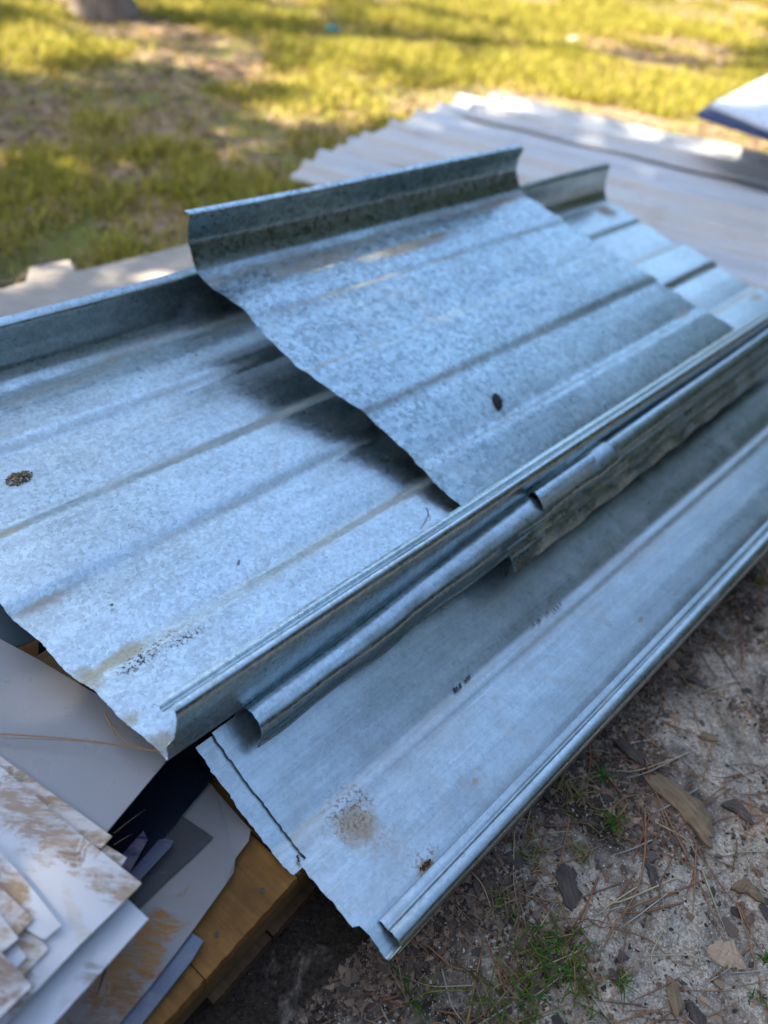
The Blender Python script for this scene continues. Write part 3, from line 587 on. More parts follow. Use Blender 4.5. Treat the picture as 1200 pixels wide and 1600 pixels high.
# ------------------------------------------------------------------ lawn
LAWN = attr_mat('lawn_grass', .7, .35, .15, 60)
def far_mask(x, y):
    """True where the lawn grows: beyond the pile"""
    s = (x * FA.v[0] + (y - FA.o[1]) * FA.v[1] + (x - 0) * 0)
    q = np.stack([x - FA.o[0], y - FA.o[1]], -1) @ nrm(FA.v[:2]); r = np.stack([x - FA.o[0], y - FA.o[1]], -1) @ nrm(FA.d[:2])
    return (q > .80)
def build_lawn():
    N = 130000; r = RS
    t = r.rand(N) ** .8; y = 1.2 + t * 9.5; x = (r.rand(N) * 2 - 1) * (.9 + y * .62) + .35
    green = 1.25 * fbm(x * 1.5 + 3, y * 1.5 + 8, 4) + .13 * np.clip((y - 4.3) / 2.5, -.9, 1); pr = np.clip((green + .03) * 6, .08, 1)
    ok = (r.rand(N) < pr) & far_mask(x, y) & ~((x < -2.0) & (y + .35 * x > 6.0)); 
    p1 = at(450, 270, .1); p2 = at(1200, 420, .1)   # keep the stack area clear
    rel = np.stack([x - p1[0], y - p1[1]], -1); dd = nrm((p2 - p1)[:2]); ok &= ~((rel @ np.array([-dd[1], dd[0]]) < 2.2) & (rel @ np.array([-dd[1], dd[0]]) > -.4) & (rel @ dd > .15))
    x = x[ok]; y = y[ok]; g = green[ok]; n = len(x); z = gh(x, y)
    bl = 4; X = np.repeat(x, bl) + r.randn(n * bl) * .012; Y = np.repeat(y, bl) + r.randn(n * bl) * .012; Zz = np.repeat(z, bl) - .004; G = np.repeat(g, bl)
    h = .018 + .035 * r.rand(n * bl) * (1 + np.clip(G * 3, -.5, 1)); az = r.rand(n * bl) * 6.283; ln = .25 + r.rand(n * bl) * 1.1; wd = .0022 + .002 * r.rand(n * bl); wd *= (1 + Y * .22)
    dx = np.cos(az) * h * ln; dy = np.sin(az) * h * ln; px = -np.sin(az) * wd; py = np.cos(az) * wd
    b0 = np.stack([X + px, Y + py, Zz], -1); b1 = np.stack([X - px, Y - py, Zz], -1); tp = np.stack([X + dx, Y + dy, Zz + h], -1)
    V = np.stack([b0, b1, tp], 1).reshape(-1, 3); F = np.arange(len(V)).reshape(-1, 3); me = np_mesh('lawn_grass', V, F)
    m = len(X); q = r.rand(m)[:, None]; dry = (r.rand(m) < np.clip(.52 - G * 2.6, .12, .85))[:, None]
    cg = (1 - q) * np.array([.15, .15, .015]) + q * np.array([.64, .56, .09]); cd = (1 - q) * np.array([.30, .19, .07]) + q * np.array([.66, .50, .17]); c = np.where(dry, cd, cg)
    col_attr(me, np.repeat(c, 3, 0)); o = link('lawn_grass', me, LAWN); tag(o, 'patchy green and straw-coloured lawn grass behind the metal pile', 'grass', kind='stuff')
    # leaf litter over the lawn
    N = 26000; y = 1.5 + r.rand(N) ** .9 * 7; x = (r.rand(N) * 2 - 1) * (.9 + y * .6) + .3; gg = 1.25 * fbm(x * 1.5 + 3, y * 1.5 + 8, 4); ok = far_mask(x, y) & (r.rand(N) < np.clip(.6 - gg * 5, .1, 1)); x = x[ok]; y = y[ok]; n = len(x)
    s = .008 + .022 * r.rand(n); az = r.rand(n) * 6.28; asp = .25 + .6 * r.rand(n); z = gh(x, y) + .004 + .012 * r.rand(n)
    ux = np.stack([np.cos(az), np.sin(az), r.randn(n) * .25], -1) * s[:, None]; uy = np.stack([-np.sin(az), np.cos(az), r.randn(n) * .25], -1) * (s * asp)[:, None]; c0 = np.stack([x, y, z], -1)
    V = np.stack([c0 - ux, c0 + uy, c0 + ux, c0 - uy], 1).reshape(-1, 3); F = np.arange(len(V)).reshape(-1, 4); me = np_mesh('leaf_litter', V, F)
    q = r.rand(n)[:, None]; c = (1 - q) * np.array([.10, .06, .04]) + q * np.array([.42, .29, .20]); col_attr(me, np.repeat(c, 4, 0)); o = link('leaf_litter', me, LAWN); tag(o, 'dry brown leaf litter scattered through the lawn', 'leaf litter', kind='stuff')
build_lawn()

# ------------------------------------------------------------------ trees
BARK = simple('pine_bark', (.10, .075, .06), (.38, .30, .235), 14, .95, 1., .03, (1, 1, .25))
LEAF = attr_mat('foliage', .6, .3, .1, 5)
def tube(pts, rads, seg=14, rough=.0):
    V = []; F = []
    pts = [np.array(p, float) for p in pts]
    for i, p in enumerate(pts):
        t = nrm(pts[min(i + 1, len(pts) - 1)] - pts[max(i - 1, 0)]); a = nrm(np.cross(t, [.13, .9, .31])); b = np.cross(t, a)
        for j in range(seg):
            an = 2 * pi * j / seg; rr = rads[i] * (1 + rough * sin(an * 5 + i * .7) + rough * .6 * sin(an * 9 - i)); V.append(p + (a * cos(an) + b * sin(an)) * rr)
    for i in range(len(pts) - 1):
        for j in range(seg): F.append((i * seg + j, i * seg + (j + 1) % seg, (i + 1) * seg + (j + 1) % seg, (i + 1) * seg + j))
    return np.array(V), np.array(F)
def merge(parts):
    V = []; F = []; o = 0
    for v, f in parts: V.append(v); F.append(f + o); o += len(v)
    return np.concatenate(V), np.concatenate(F)
def tree(x, y, h, r0, crown_z0, crown_r, nclump, label, seed, leaf=.16, per=70, clump_r=.42, cdark=(.035, .06, .02), clite=(.09, .13, .035), z_sub=0., offset=(0, 0), squash=1.):
    R = np.random.RandomState(seed); root = empty('pine_tree' if 'pine' in label else 'shade_tree', (x, y, float(gh(x, y)))); tag(root, label, 'tree')
    n = 16; pts = [(.18 * sin(i * .5 + seed) * (i / n), .14 * sin(i * .4 + 2 * seed) * (i / n), -.15 + h * i / n) for i in range(n + 1)]
    rad = [r0 * (1 + .55 * math.exp(-max(0, p[2]) / .16)) * (1 - .8 * max(0, p[2]) / h) for p in pts]
    # extra rings near the base for the root flare
    extra_ = [(0, 0, -.15), (0, 0, 0), (0, 0, .06), (0, 0, .14), (0, 0, .26), (0, 0, .45)]
    pts = extra_ + pts[2:]; rad = [r0 * (1 + .6 * math.exp(-max(0, p[2]) / .14)) * (1 - .8 * max(0, p[2]) / h) for p in pts]
    v, f = tube(pts, rad, 28, .045); o = link('trunk', np_mesh('trunk', v, f, True), BARK, root)
    cz = h * .5 + crown_z0 * .5; cr = (h - crown_z0) / 2; lim = []; cc = []
    for i in range(nclump):
        while True:
            q = R.uniform(-1, 1, 3)
            if q @ q < 1 and q @ q > .08: break
        q = q * (.75 + .35 * R.rand()); c = np.array([q[0] * crown_r + offset[0], q[1] * crown_r * squash + offset[1], cz + q[2] * cr]); cc.append(c)
        if i % 4 == 0:
            b = np.array([pts[-1][0] * .5, pts[-1][1] * .5, max(crown_z0 * .8, c[2] - .5 * np.hypot(c[0], c[1]) - .3)]); b[2] = min(b[2], h * .92); m_ = (b + c) / 2 + [0, 0, .25]
            rr = r0 * .22; lim.append(tube([b, m_, c], [rr, rr * .6, rr * .15], 6))
    v, f = merge(lim); link('branches', np_mesh('branches', v, f, True), BARK, root)
    cc = np.array(cc); n = nclump * per; C = np.repeat(cc, per, 0); d = R.randn(n, 3); d /= np.linalg.norm(d, axis=1, keepdims=True); rr = (R.rand(n, 1) ** .6) * clump_r * np.repeat(R.uniform(.6, 1.3, nclump), per)[:, None]
    c = C + d * rr * [1, 1, .65]; a = R.randn(n, 3); a[:, 2] *= .5; a /= np.linalg.norm(a, axis=1, keepdims=True); b = np.cross(a, R.randn(n, 3)); b /= np.linalg.norm(b, axis=1, keepdims=True)
    L = leaf * R.uniform(.6, 1.3, (n, 1)); wv = L * .33
    V = np.stack([c - a * L / 2, c + b * wv / 2, c + a * L / 2, c - b * wv / 2], 1).reshape(-1, 3); me = np_mesh('crown', V, np.arange(len(V)).reshape(-1, 4))
    t = R.rand(n)[:, None]; cl = (1 - t) * np.array(cdark) + t * np.array(clite); col_attr(me, np.repeat(cl, 4, 0)); o = link('crown', me, LEAF, root); return root
bt = at(163, 24, 0)
tree(bt[0], bt[1], 11, .145, 4.6, 2.6, 60, 'pine tree whose trunk base shows at the top left corner', 3, leaf=.15, per=70, clump_r=.3)
tree(-6.4, 1.6, 10.5, .26, 3.4, 2.7, 230, 'tall shade tree left of the pile, its crown shading the metal', 5, leaf=.24, per=80, clump_r=.5, squash=.8)
tree(-4.7, -1.9, 11.5, .26, 4.4, 3.0, 250, 'unseen shade tree added behind and left of the pile', 15, leaf=.24, per=80, clump_r=.5)  # added out of view to shade the near ground and darken reflections
tree(-8.2, 5.2, 9.5, .22, 3.6, 2.5, 75, 'open shade tree left of the lawn casting broken shade', 6, leaf=.15, per=70, clump_r=.3)
tree(-4.6, 9.8, 9.0, .2, 4.2, 2.2, 40, 'smaller tree past the trunk, casting streaks across the lawn', 9, leaf=.16, per=70, clump_r=.3)

def woods():  # unseen tree walls and low shrubs, added to darken the metal's reflections
    R = np.random.RandomState(4); C = []
    def wall(p0, p1, h, n, depth=2.5, z0=0.):
        for i in range(n):
            t = R.rand(); C.append([p0[0] + (p1[0] - p0[0]) * t + R.randn() * depth * .4, p0[1] + (p1[1] - p0[1]) * t + R.randn() * depth * .4, z0 + (h - z0) * R.rand() * (.8 + .3 * sin(t * 19))])
    wall((8.5, 2.5), (9.5, 11), 10.5, 350); wall((8.5, -6), (8.5, 2.5), 5.5, 220); wall((-9, -8.5), (9, -8.5), 10.5, 460); wall((-17, -8), (-19, 22), 7.5, 300); wall((-20, 26), (18, 30), 8., 420); wall((12, 12), (16, 28), 7., 200)
    n0 = len(C); wall((4.3, -5), (4.6, 4.6), 1.5, 260, 1.2); wall((-4, -4.2), (4, -4.2), 1.6, 200, 1.2)
    C = np.array(C); per = 46; n = len(C) * per; P = np.repeat(C, per, 0) + R.randn(n, 3) * .55; P[:, 2] = np.abs(P[:, 2]) + .05
    a = R.randn(n, 3); a /= np.linalg.norm(a, axis=1, keepdims=True); b = np.cross(a, R.randn(n, 3)); b /= np.linalg.norm(b, axis=1, keepdims=True); L = R.uniform(.25, .6, (n, 1))
    V = np.stack([P - a * L / 2, P + b * L * .25, P + a * L / 2, P - b * L * .25], 1).reshape(-1, 3); me = np_mesh('unseen_woods', V, np.arange(len(V)).reshape(-1, 4)); t = R.rand(n)[:, None]
    col_attr(me, np.repeat((1 - t) * np.array([.016, .028, .018]) + t * np.array([.036, .055, .03]), 4, 0)); o = link('unseen_woods', me, LEAF); tag(o, 'unseen woods added around the yard to darken reflections', 'woods', kind='stuff')
woods()

# nails in the pallet boards
NAIL = simple('rusty_nail', (.07, .045, .03), (.16, .10, .07), 200, .6)
for (a, b) in [(.040, .022), (.110, .026), (.185, .024), (.225, .021), (.300, .025)]:
    v, f = tube([pc * [1, 1, 0] + PA * a + PB * b + Z * z for z in (.100, .1072, .1078)], [.0032, .0034, .0004], 12); o = link('nail', np_mesh('nail', v, f, False), NAIL); rebase(o); child_of(o, pal)

# ------------------------------------------------------------------ ground litter at the front right
CHIPM = [simple('bark_chip_brown', (.10, .065, .045), (.24, .165, .115), 60, .9, .6, .001, (1, 6, 1), rnd=.35), simple('bark_chip_dark', (.04, .031, .026), (.13, .10, .08), 70, .9, .6, .001, (1, 6, 1), rnd=.35), simple('bark_chip_tan', (.26, .17, .10), (.42, .29, .18), 60, .9, .5, .001, (1, 6, 1), rnd=.25)]
def chip_mesh(r, flat=.12):
    n = r.choice([4, 5, 5, 6, 7]); ax, ay = 1.0, r.uniform(.35, .75); V = []; top = []
    an = sorted([2 * pi * (i + r.uniform(-.3, .3)) / n for i in range(n)])
    for a in an: top.append((cos(a) * ax * r.uniform(.75, 1), sin(a) * ay * r.uniform(.7, 1.05)))
    th = flat * r.uniform(.6, 1.4); tw = r.uniform(-.12, .12)
    bm = bmesh.new(); hi = [bm.verts.new((x, y, th / 2 + tw * x * x + r.uniform(-.03, .03))) for x, y in top]; lo = [bm.verts.new((x * .93, y * .93, -th / 2 + tw * x * x)) for x, y in top]
    c = bm.verts.new((0, 0, th * .62)); c2 = bm.verts.new((0, 0, -th * .5))
    for i in range(n):
        j = (i + 1) % n; bm.faces.new((hi[i], hi[j], c)); bm.faces.new((lo[j], lo[i], c2)); bm.faces.new((lo[i], lo[j], hi[j], hi[i]))
    me = bpy.data.meshes.new('bark_chip'); bm.to_mesh(me); bm.free(); return me
rr_ = random.Random(11); CH = []
for mi in range(3):
    for _ in range(9): me = chip_mesh(rr_); me.materials.append(CHIPM[mi]); CH.append((mi, me))
def in_front(x, y, m=0.):
    """ground seen right of the front panel"""
    f0 = FC.P(0, -.15, 0); e = np.array([x - f0[0], y - f0[1]]) @ np.array(nrm(FC.d[[0, 1]])[::-1] * [1, -1]); return e
seen = []
def front_points(n, r, m=0):
    out_ = []
    while len(out_) < n:
        px = r.uniform(400, 1230); py = r.uniform(840, 1640)
        if py < 1490 - 1.06 * (px - 610) - 55: continue
        p = at(px, py, 0.); 
        b = (p - pc) @ PA; q = (p - pc) @ PB
        if q > -.01 and b > -.06: continue
        if m and r.random() > min(1, max(.12, .5 + 4.5 * float(fbm(p[0] * 11 + 2, p[1] * 11 + 7, 3)) + .9 - ((px - 610) - (1490 - py) / 1.06) / 195.)): continue
        out_.append((p, px, py))
    return out_
for i, (p, px, py) in enumerate(front_points(285, rr_, 1)):
    d_edge = (px - (1490 - py) / 1.06 - 610) / 500
    dens = rr_.random()
    mi, me = CH[rr_.randrange(27)]
    if mi == 2 and rr_.random() < .75: mi, me = CH[rr_.randrange(18)]
    o = bpy.data.objects.new('bark_chip', me); COL.objects.link(o); s = rr_.uniform(.0075, .0150) * (1.4 if rr_.random() < .14 else 1)
    o.location = (p[0], p[1], float(gh(p[0], p[1])) + s * .10); o.scale = (s, s, s); o.rotation_euler = (rr_.gauss(0, .28), rr_.gauss(0, .28), rr_.uniform(0, 6.28))
    lab = ['small brown bark chip lying on the sandy ground', 'small blackish bark chip lying on the sandy ground', 'small tan wood chip lying on the sandy ground'][mi]
    tag(o, lab, 'bark chip', ['brown bark chips on the sandy ground', 'blackish bark chips on the sandy ground', 'tan wood chips on the sandy ground'][mi])
def big_chip(name, x, y, ang, L, W_, mat, label, cat='bark piece', arch=.12, th=.006):
    p = at(x, y, 0); n = 14; m = 6; V = []; r = random.Random(int(x))
    for i in range(n + 1):
        t = i / n; hw = W_ / 2 * (.45 + .55 * min(1, sin(pi * (.10 + .80 * t)) * 1.5)) * r.uniform(.82, 1.08)
        for j in range(m + 1):
            s_ = j / m * 2 - 1; V.append(((t - .5) * L + s_ * W_ * (.22 - .5 * t) + (r.uniform(-.05, .05) * L if i in (0, n) else 0), s_ * hw + W_ * .12 * sin(t * 5 + x), arch * L * (1 - (2 * t - 1) ** 2) * .5 + .25 * hw * (1 - s_ * s_) + r.uniform(-.0006, .0006)))
    K = len(V); V += [(a, b, c - th) for a, b, c in V]; F = []
    for i in range(n):
        for j in range(m): q = i * (m + 1) + j; F += [(q, q + m + 1, q + m + 2, q + 1), (K + q + 1, K + q + m + 2, K + q + m + 1, K + q)]
    ring = [j for j in range(m + 1)] + [i * (m + 1) + m for i in range(1, n + 1)] + [n * (m + 1) + j for j in range(m - 1, -1, -1)] + [i * (m + 1) for i in range(n - 1, 0, -1)]
    for a, b in zip(ring, ring[1:] + ring[:1]): F.append((a, b, b + K, a + K))
    o = link(name, np_mesh(name, V, F, False), mat); q = at(x + 50 * cos(ang), y + 50 * sin(ang), 0) - p; o.rotation_euler = (.06, 0, math.atan2(q[1], q[0])); o.location = (p[0], p[1], float(gh(p[0], p[1])) + th * .7); tag(o, label, cat); return o
BK = simple('old_bark_slab', (.13, .085, .045), (.29, .20, .11), 30, .9, .8, .002, (1, 7, 1)); BK2 = simple('pale_wood_chip', (.36, .24, .14), (.50, .36, .23), 30, .85, .6, .001, (1, 7, 1)); BK3 = simple('dark_bark_slab', (.035, .028, .022), (.12, .09, .07), 30, .9, .8, .002, (1, 7, 1))
big_chip('bark_slab', 1066, 1262, .86, .115, .042, BK, 'largest curved brown bark slab, lying on sand right of the panel')
big_chip('wood_chip', 1134, 1487, .5, .036, .034, BK2, 'squarish pale tan wood chip at lower right among pine needles', 'wood chip', .03, .004)
big_chip('bark_slab', 1150, 1270, .5, .040, .022, BK3, 'dark rounded bark piece near the right edge, above the needles')
big_chip('bark_slab', 1168, 1390, .4, .038, .022, BK, 'brown bark piece by the right edge, beside the fanned needles')
big_chip('bark_slab', 1052, 1560, 1.4, .038, .018, BK, 'upright brown bark piece close to the bottom edge')
big_chip('bark_slab', 1085, 1590, 1.2, .036, .016, BK3, 'black bark sliver at the bottom edge, under the upright brown piece')
big_chip('bark_slab', 1018, 1180 + 190, 1.2, .03, .014, BK3, 'small dark leaf-like bark flake below the green tuft')
big_chip('bark_slab', 888, 1385, 1.3, .055, .028, BK3, 'charred black bark lump in the shade right of the hem')
big_chip('bark_slab', 982, 1180, .7, .05, .02, BK3, 'dark bark strip just above the brown bark slab')
big_chip('bark_slab', 1085, 1062, .5, .022, .014, BK3, 'dark bark lump in a sand hollow near the panel edge')
big_chip('bark_slab', 1102, 1158, .3, .024, .014, BK, 'small brown bark piece half buried in pale sand')

# pebbles and crumbs: nobody could count them
OCT = np.array([[1, 0, 0], [-1, 0, 0], [0, 1, 0], [0, -1, 0], [0, 0, 1], [0, 0, -1]], float); OF = np.array([[0, 2, 4], [2, 1, 4], [1, 3, 4], [3, 0, 4], [2, 0, 5], [1, 2, 5], [3, 1, 5], [0, 3, 5]])
def crumbs(name, n, smin, smax, squash, colfn, mat, label, cat, seed, power=2.0, mask=False):
    R = np.random.RandomState(seed); px = R.uniform(380, 1240, n * 2); py = R.uniform(830, 1650, n * 2); ok = py > 1490 - 1.06 * (px - 610) - 60; px = px[ok][:n]; py = py[ok][:n]
    # extra crumbs under the panel's edge and the pallet's front
    P = np.array([at(a, b, 0) for a, b in zip(px, py)])
    if mask: ed = ((px - 610) - (1490 - py) / 1.06) / 1.5; pr = np.clip(.5 + 4.5 * fbm(P[:, 0] * 11 + 2, P[:, 1] * 11 + 7, 3) + .9 - ed / 130., .04, 1); P = P[R.rand(len(P)) < pr]
    q = (P - pc) @ PB; b = (P - pc) @ PA; P = P[~((q > -.01) & (b > -.06))]; n = len(P)
    s = smin + (smax - smin) * R.rand(n) ** power; sc = np.stack([s, s * R.uniform(.5, 1, n), s * squash * R.uniform(.6, 1, n)], -1); V = OCT[None] * sc[:, None] * R.uniform(.55, 1.35, (n, 6, 1)) + R.uniform(-.28, .28, (n, 6, 3)) * sc[:, None]
    az = R.rand(n) * 6.28; ca = np.cos(az)[:, None]; sa = np.sin(az)[:, None]; tl = R.randn(n)[:, None] * .5
    x = V[..., 0] * ca - V[..., 1] * sa; y = V[..., 0] * sa + V[..., 1] * ca; z = V[..., 2] + x * tl
    V = np.stack([x + P[:, :1], y + P[:, 1:2], z + gh(P[:, 0], P[:, 1])[:, None] + s[:, None] * squash * .3], -1).reshape(-1, 3); F = (OF[None] + (np.arange(n) * 6)[:, None, None]).reshape(-1, 3)
    me = np_mesh(name, V, F, False); col_attr(me, np.repeat(colfn(R, n, P), 6, 0)); o = link(name, me, mat); tag(o, label, cat, kind='stuff'); return o
CR = attr_mat('crumbs', .9, 0, .25, 300)
def c_sand(R, n, P): t = R.rand(n, 1); return (1 - t) * np.array([.30, .26, .21]) + t ** 2 * np.array([.80, .73, .62])
def c_mulch(R, n, P): t = R.rand(n, 1) ** 1.6; return (1 - t) * np.array([.05, .036, .026]) + t * np.array([.27, .185, .125])
crumbs('sand_grains', 16000, .0005, .0021, .85, c_sand, CR, 'pale coarse sand grains on the ground', 'sand', 1)
crumbs('mulch_crumbs', 46000, .0008, .0052, .45, c_mulch, CR, 'brown bark and mulch crumbs covering the soil', 'mulch', 2, 2.6, True)

def c_flake(R, n, P): t = R.rand(n, 1); return (1 - t) * np.array([.08, .055, .04]) + t * np.array([.36, .245, .16])
crumbs('mulch_flakes', 5200, .0032, .0085, .30, c_flake, CR, 'brown bark flakes and shredded mulch in loose drifts', 'mulch', 6, 1.4, True)
# straw and needles
NEED = attr_mat('dry_needles', .55, 0., .2, 90)
def blade_strip(pts, w0, up=None, taper=True, th=.6):
    """thin three-sided curved rod along pts"""
    P = np.array(pts); n = len(P); V = []; F = []
    for i in range(n):
        t = nrm(P[min(i + 1, n - 1)] - P[max(i - 1, 0)]); a = nrm(np.cross(t, Z + [.01, .02, 0])); b = np.cross(a, t); ww = w0 * (1 if not taper else max(.12, 1 - (i / (n - 1)) ** 3))
        V += [P[i] + a * ww, P[i] - a * ww, P[i] + b * ww * th]
    for i in range(n - 1):
        for j in range(3): F.append((i * 3 + j, i * 3 + (j + 1) % 3, i * 3 + 3 + (j + 1) % 3, i * 3 + 3 + j))
    return np.array(V), np.array(F)
def px_curve(pts, lift=.003, z=None, n=14, bow=0.):
    P = np.array(pts, float); t = np.linspace(0, len(P) - 1, n); xs = np.interp(t, range(len(P)), P[:, 0]); ys = np.interp(t, range(len(P)), P[:, 1])
    k = np.ones(3) / 3
    for _ in range(2): xs[1:-1] = np.convolve(xs, k, 'valid'); ys[1:-1] = np.convolve(ys, k, 'valid')
    out_ = []
    for i, (a, b) in enumerate(zip(xs, ys)):
        q = at(a, b, z or 0.)
        if z is None: q = at(a, b, float(gh(q[0], q[1])) + lift); 
        q = q + Z * bow * sin(pi * i / (n - 1)); out_.append(q)
    return out_
TANN = (.36, .20, .10); REDN = (.28, .13, .07); STRAW = (.52, .42, .24); GREYN = (.42, .38, .32)
def needle(pts, w0=.0009, colr=TANN, label=None, z=None, lift=.004, cat='pine needle', group='pine needles on the sandy ground', bow=0.):
    v, f = blade_strip(px_curve(pts, lift, z, bow=bow), w0); me = np_mesh('pine_needle', v, f, True); col_attr(me, np.repeat([colr], len(v), 0)); o = link('pine_needle', me, NEED); rebase(o)
    tag(o, label or 'dry reddish-brown pine needle lying across the sandy ground', cat, group); return o
for pts, c, lab in [
    ([(1020, 1230), (1050, 1290), (1085, 1360), (1120, 1440), (1140, 1500), (1158, 1542)], TANN, 'long tan needle crossing the bark slab and the squarish pale chip'),
    ([(1062, 1270), (1100, 1345), (1145, 1410), (1200, 1450)], REDN, 'reddish needle running from the bark slab to the right edge'),
    ([(1088, 1322), (1085, 1390), (1082, 1436)], TANN, 'stout straight needle standing vertical below the bark slab'),
    ([(960, 1303), (1030, 1330), (1088, 1355), (1150, 1400)], REDN, 'long needle slanting down right from the green tuft'),
    ([(1008, 1262), (1010, 1320), (1002, 1380), (975, 1430), (938, 1472)], TANN, 'curved needle sweeping down and left from the tuft'),
    ([(995, 1386), (955, 1412), (930, 1432)], STRAW, 'short yellow straw joining the curved needle'),
    ([(1015, 1193), (1080, 1203), (1140, 1240), (1200, 1280)], TANN, 'needle arching over the top of the sand to the right edge'),
    ([(1092, 975), (1130, 1030), (1165, 1085), (1200, 1128)], (.10, .07, .05), 'dark slender twig on pale sand at the upper right'),
    ([(1145, 1293), (1175, 1305), (1200, 1315)], TANN, 'short needle at the right edge under the dark rounded bark'),
    ([(1150, 1408), (1165, 1450), (1185, 1520), (1198, 1600)], TANN, 'needle bending down the right edge to the bottom corner'),
    ([(1152, 1410), (1180, 1430), (1200, 1442)], REDN, 'upper needle of the fan at the right edge'),
    ([(1152, 1412), (1175, 1445), (1200, 1468)], REDN, 'middle needle of the fan at the right edge'),
    ([(1154, 1414), (1180, 1470), (1200, 1500)], TANN, 'lower needle of the fan at the right edge'),
    ([(1098, 1360), (1120, 1420), (1137, 1463)], STRAW, 'straw-coloured needle parallel to the long tan needle'),
    ([(838, 1393), (880, 1460), (905, 1520), (928, 1600)], REDN, 'long dark needle reaching the bottom edge left of centre'),
    ([(870, 1400), (905, 1475), (940, 1560), (960, 1600)], TANN, 'needle crossing the lower grass tufts'),
    ([(890, 1280), (880, 1330), (868, 1370), (848, 1400)], TANN, 'bent needle near the shaded foot of the hem'),
    ([(935, 1370), (915, 1420), (885, 1460)], REDN, 'pair member needle, the darker one leaning left mid frame'),
    ([(925, 1400), (905, 1450), (895, 1455)], TANN, 'short needle beside the darker leaning one'),
    ([(800, 1600), (855, 1580), (900, 1565)], TANN, 'thick needle lying nearly level along the bottom edge'),
    ([(730, 1600), (745, 1520), (760, 1455)], TANN, 'upright needle at the bottom below the hem corner'),
    ([(760, 1470), (780, 1520), (803, 1560)], REDN, 'needle leaning beside the upright one at the bottom'),
    ([(918, 1182), (960, 1225), (985, 1260)], REDN, 'needle below the hem between two tufts'),
    ([(950, 1270), (975, 1245), (1008, 1240)], TANN, 'thin needle touching the upper tuft'),
    ([(1090, 1010), (1110, 1045), (1120, 1060)], REDN, 'short needle in the shadow under the hem'),
    ([(1118, 963), (1150, 955), (1172, 945)], REDN, 'reddish needle sticking out from under the hem at right')]:
    needle(pts, random.uniform(.0011, .0017), c, lab)
rn = random.Random(5)
for i, (p, px, py) in enumerate(front_points(230, rn)):
    a = rn.uniform(0, 6.28); L = rn.uniform(30, 150); bx = rn.gauss(0, .14) * L; x1 = px + cos(a) * L; y1 = py + sin(a) * L * .8
    if y1 < 1490 - 1.06 * (x1 - 610) - 40: x1 = px + abs(cos(a)) * L; y1 = py + abs(sin(a)) * L
    pts = [(px, py), ((px + x1) / 2 + bx, (py + y1) / 2 - bx), (x1, y1)]
    c = rn.choice([TANN, TANN, REDN, REDN, STRAW, GREYN, (.20, .12, .07)]); needle(pts, rn.uniform(.0007, .0014), c, 'thin dry pine needle lost among the mulch and sand', group='thin dry needles in the mulch')
# grass tufts
GB = attr_mat('green_blades', .5, .3, .2, 80)
def tuft(x, y, n, L, spread, green, label, seed):
    r = random.Random(seed); p = at(x, y, 0); p[2] = float(gh(p[0], p[1])); parts = []; cols = []
    for i in range(n):
        a = r.uniform(0, 6.28); l = L * r.uniform(.4, 1.1); o_ = np.array([r.gauss(0, .25) * spread, r.gauss(0, .25) * spread, 0]); lean = r.uniform(.3, 1.3); w0 = r.uniform(.0007, .0016); pts = []
        for k in range(7): t = k / 6; pts.append(p + o_ + np.array([cos(a), sin(a), 0]) * l * lean * (t ** 1.3) + Z * l * (.85 * t - .62 * lean * t * t) + Z * .001)
        v, f = blade_strip(pts, w0, th=.18); parts.append((v, f))
        c = (.06 + .13 * r.random(), .12 + .14 * r.random(), .02 + .02 * r.random()) if r.random() < green else (.34 + .15 * r.random(), .27 + .1 * r.random(), .14); cols += [c] * len(v)
    v, f = merge(parts); me = np_mesh('grass_tuft', v, f, True); col_attr(me, np.array(cols)); o = link('grass_tuft', me, GB); rebase(o); tag(o, label, 'grass tuft'); return o
for a in [(957, 1287, 34, .035, .02, .75, 'bright green tuft on sand between the hem and the bark slab'), (938, 1218, 20, .026, .014, .85, 'small green tuft close below the hem'),
          (888, 1245, 46, .034, .05, .15, 'dry yellow tuft tucked under the hem'), (850, 1480, 60, .06, .07, .85, 'wide green tuft low in the frame under the needles'),
          (900, 1545, 46, .05, .06, .85, 'green tuft near the bottom edge, right of the wide tuft'), (820, 1560, 50, .07, .07, .8, 'tall-bladed green tuft at the bottom edge'),
          (965, 1538, 22, .03, .02, .9, 'small fan of green blades on sand near the bottom'), (1198, 1497, 16, .02, .014, 1., 'little green sprout at the right edge'),
          (1180, 1560, 12, .02, .02, .9, 'sparse green sprout near the bottom right corner'), (640, 1560, 14, .085, .03, .9, 'few tall green blades under the hem corner at the bottom'),
          (760, 1590, 40, .05, .06, .6, 'mixed green and dry tuft cut by the bottom edge'), (1195, 905, 30, .035, .03, .6, 'small green tuft under the hem at the right edge'),
          (830, 1330, 46, .03, .06, .12, 'dry straw tuft in the shade right of the hem'), (905, 1335, 24, .03, .03, .1, 'pale dry blades on sand left of the green tuft'), (780, 1420, 34, .035, .05, .25, 'half-dry tuft against the lower hem')]: tuft(*a[:6], a[6], int(a[0]))

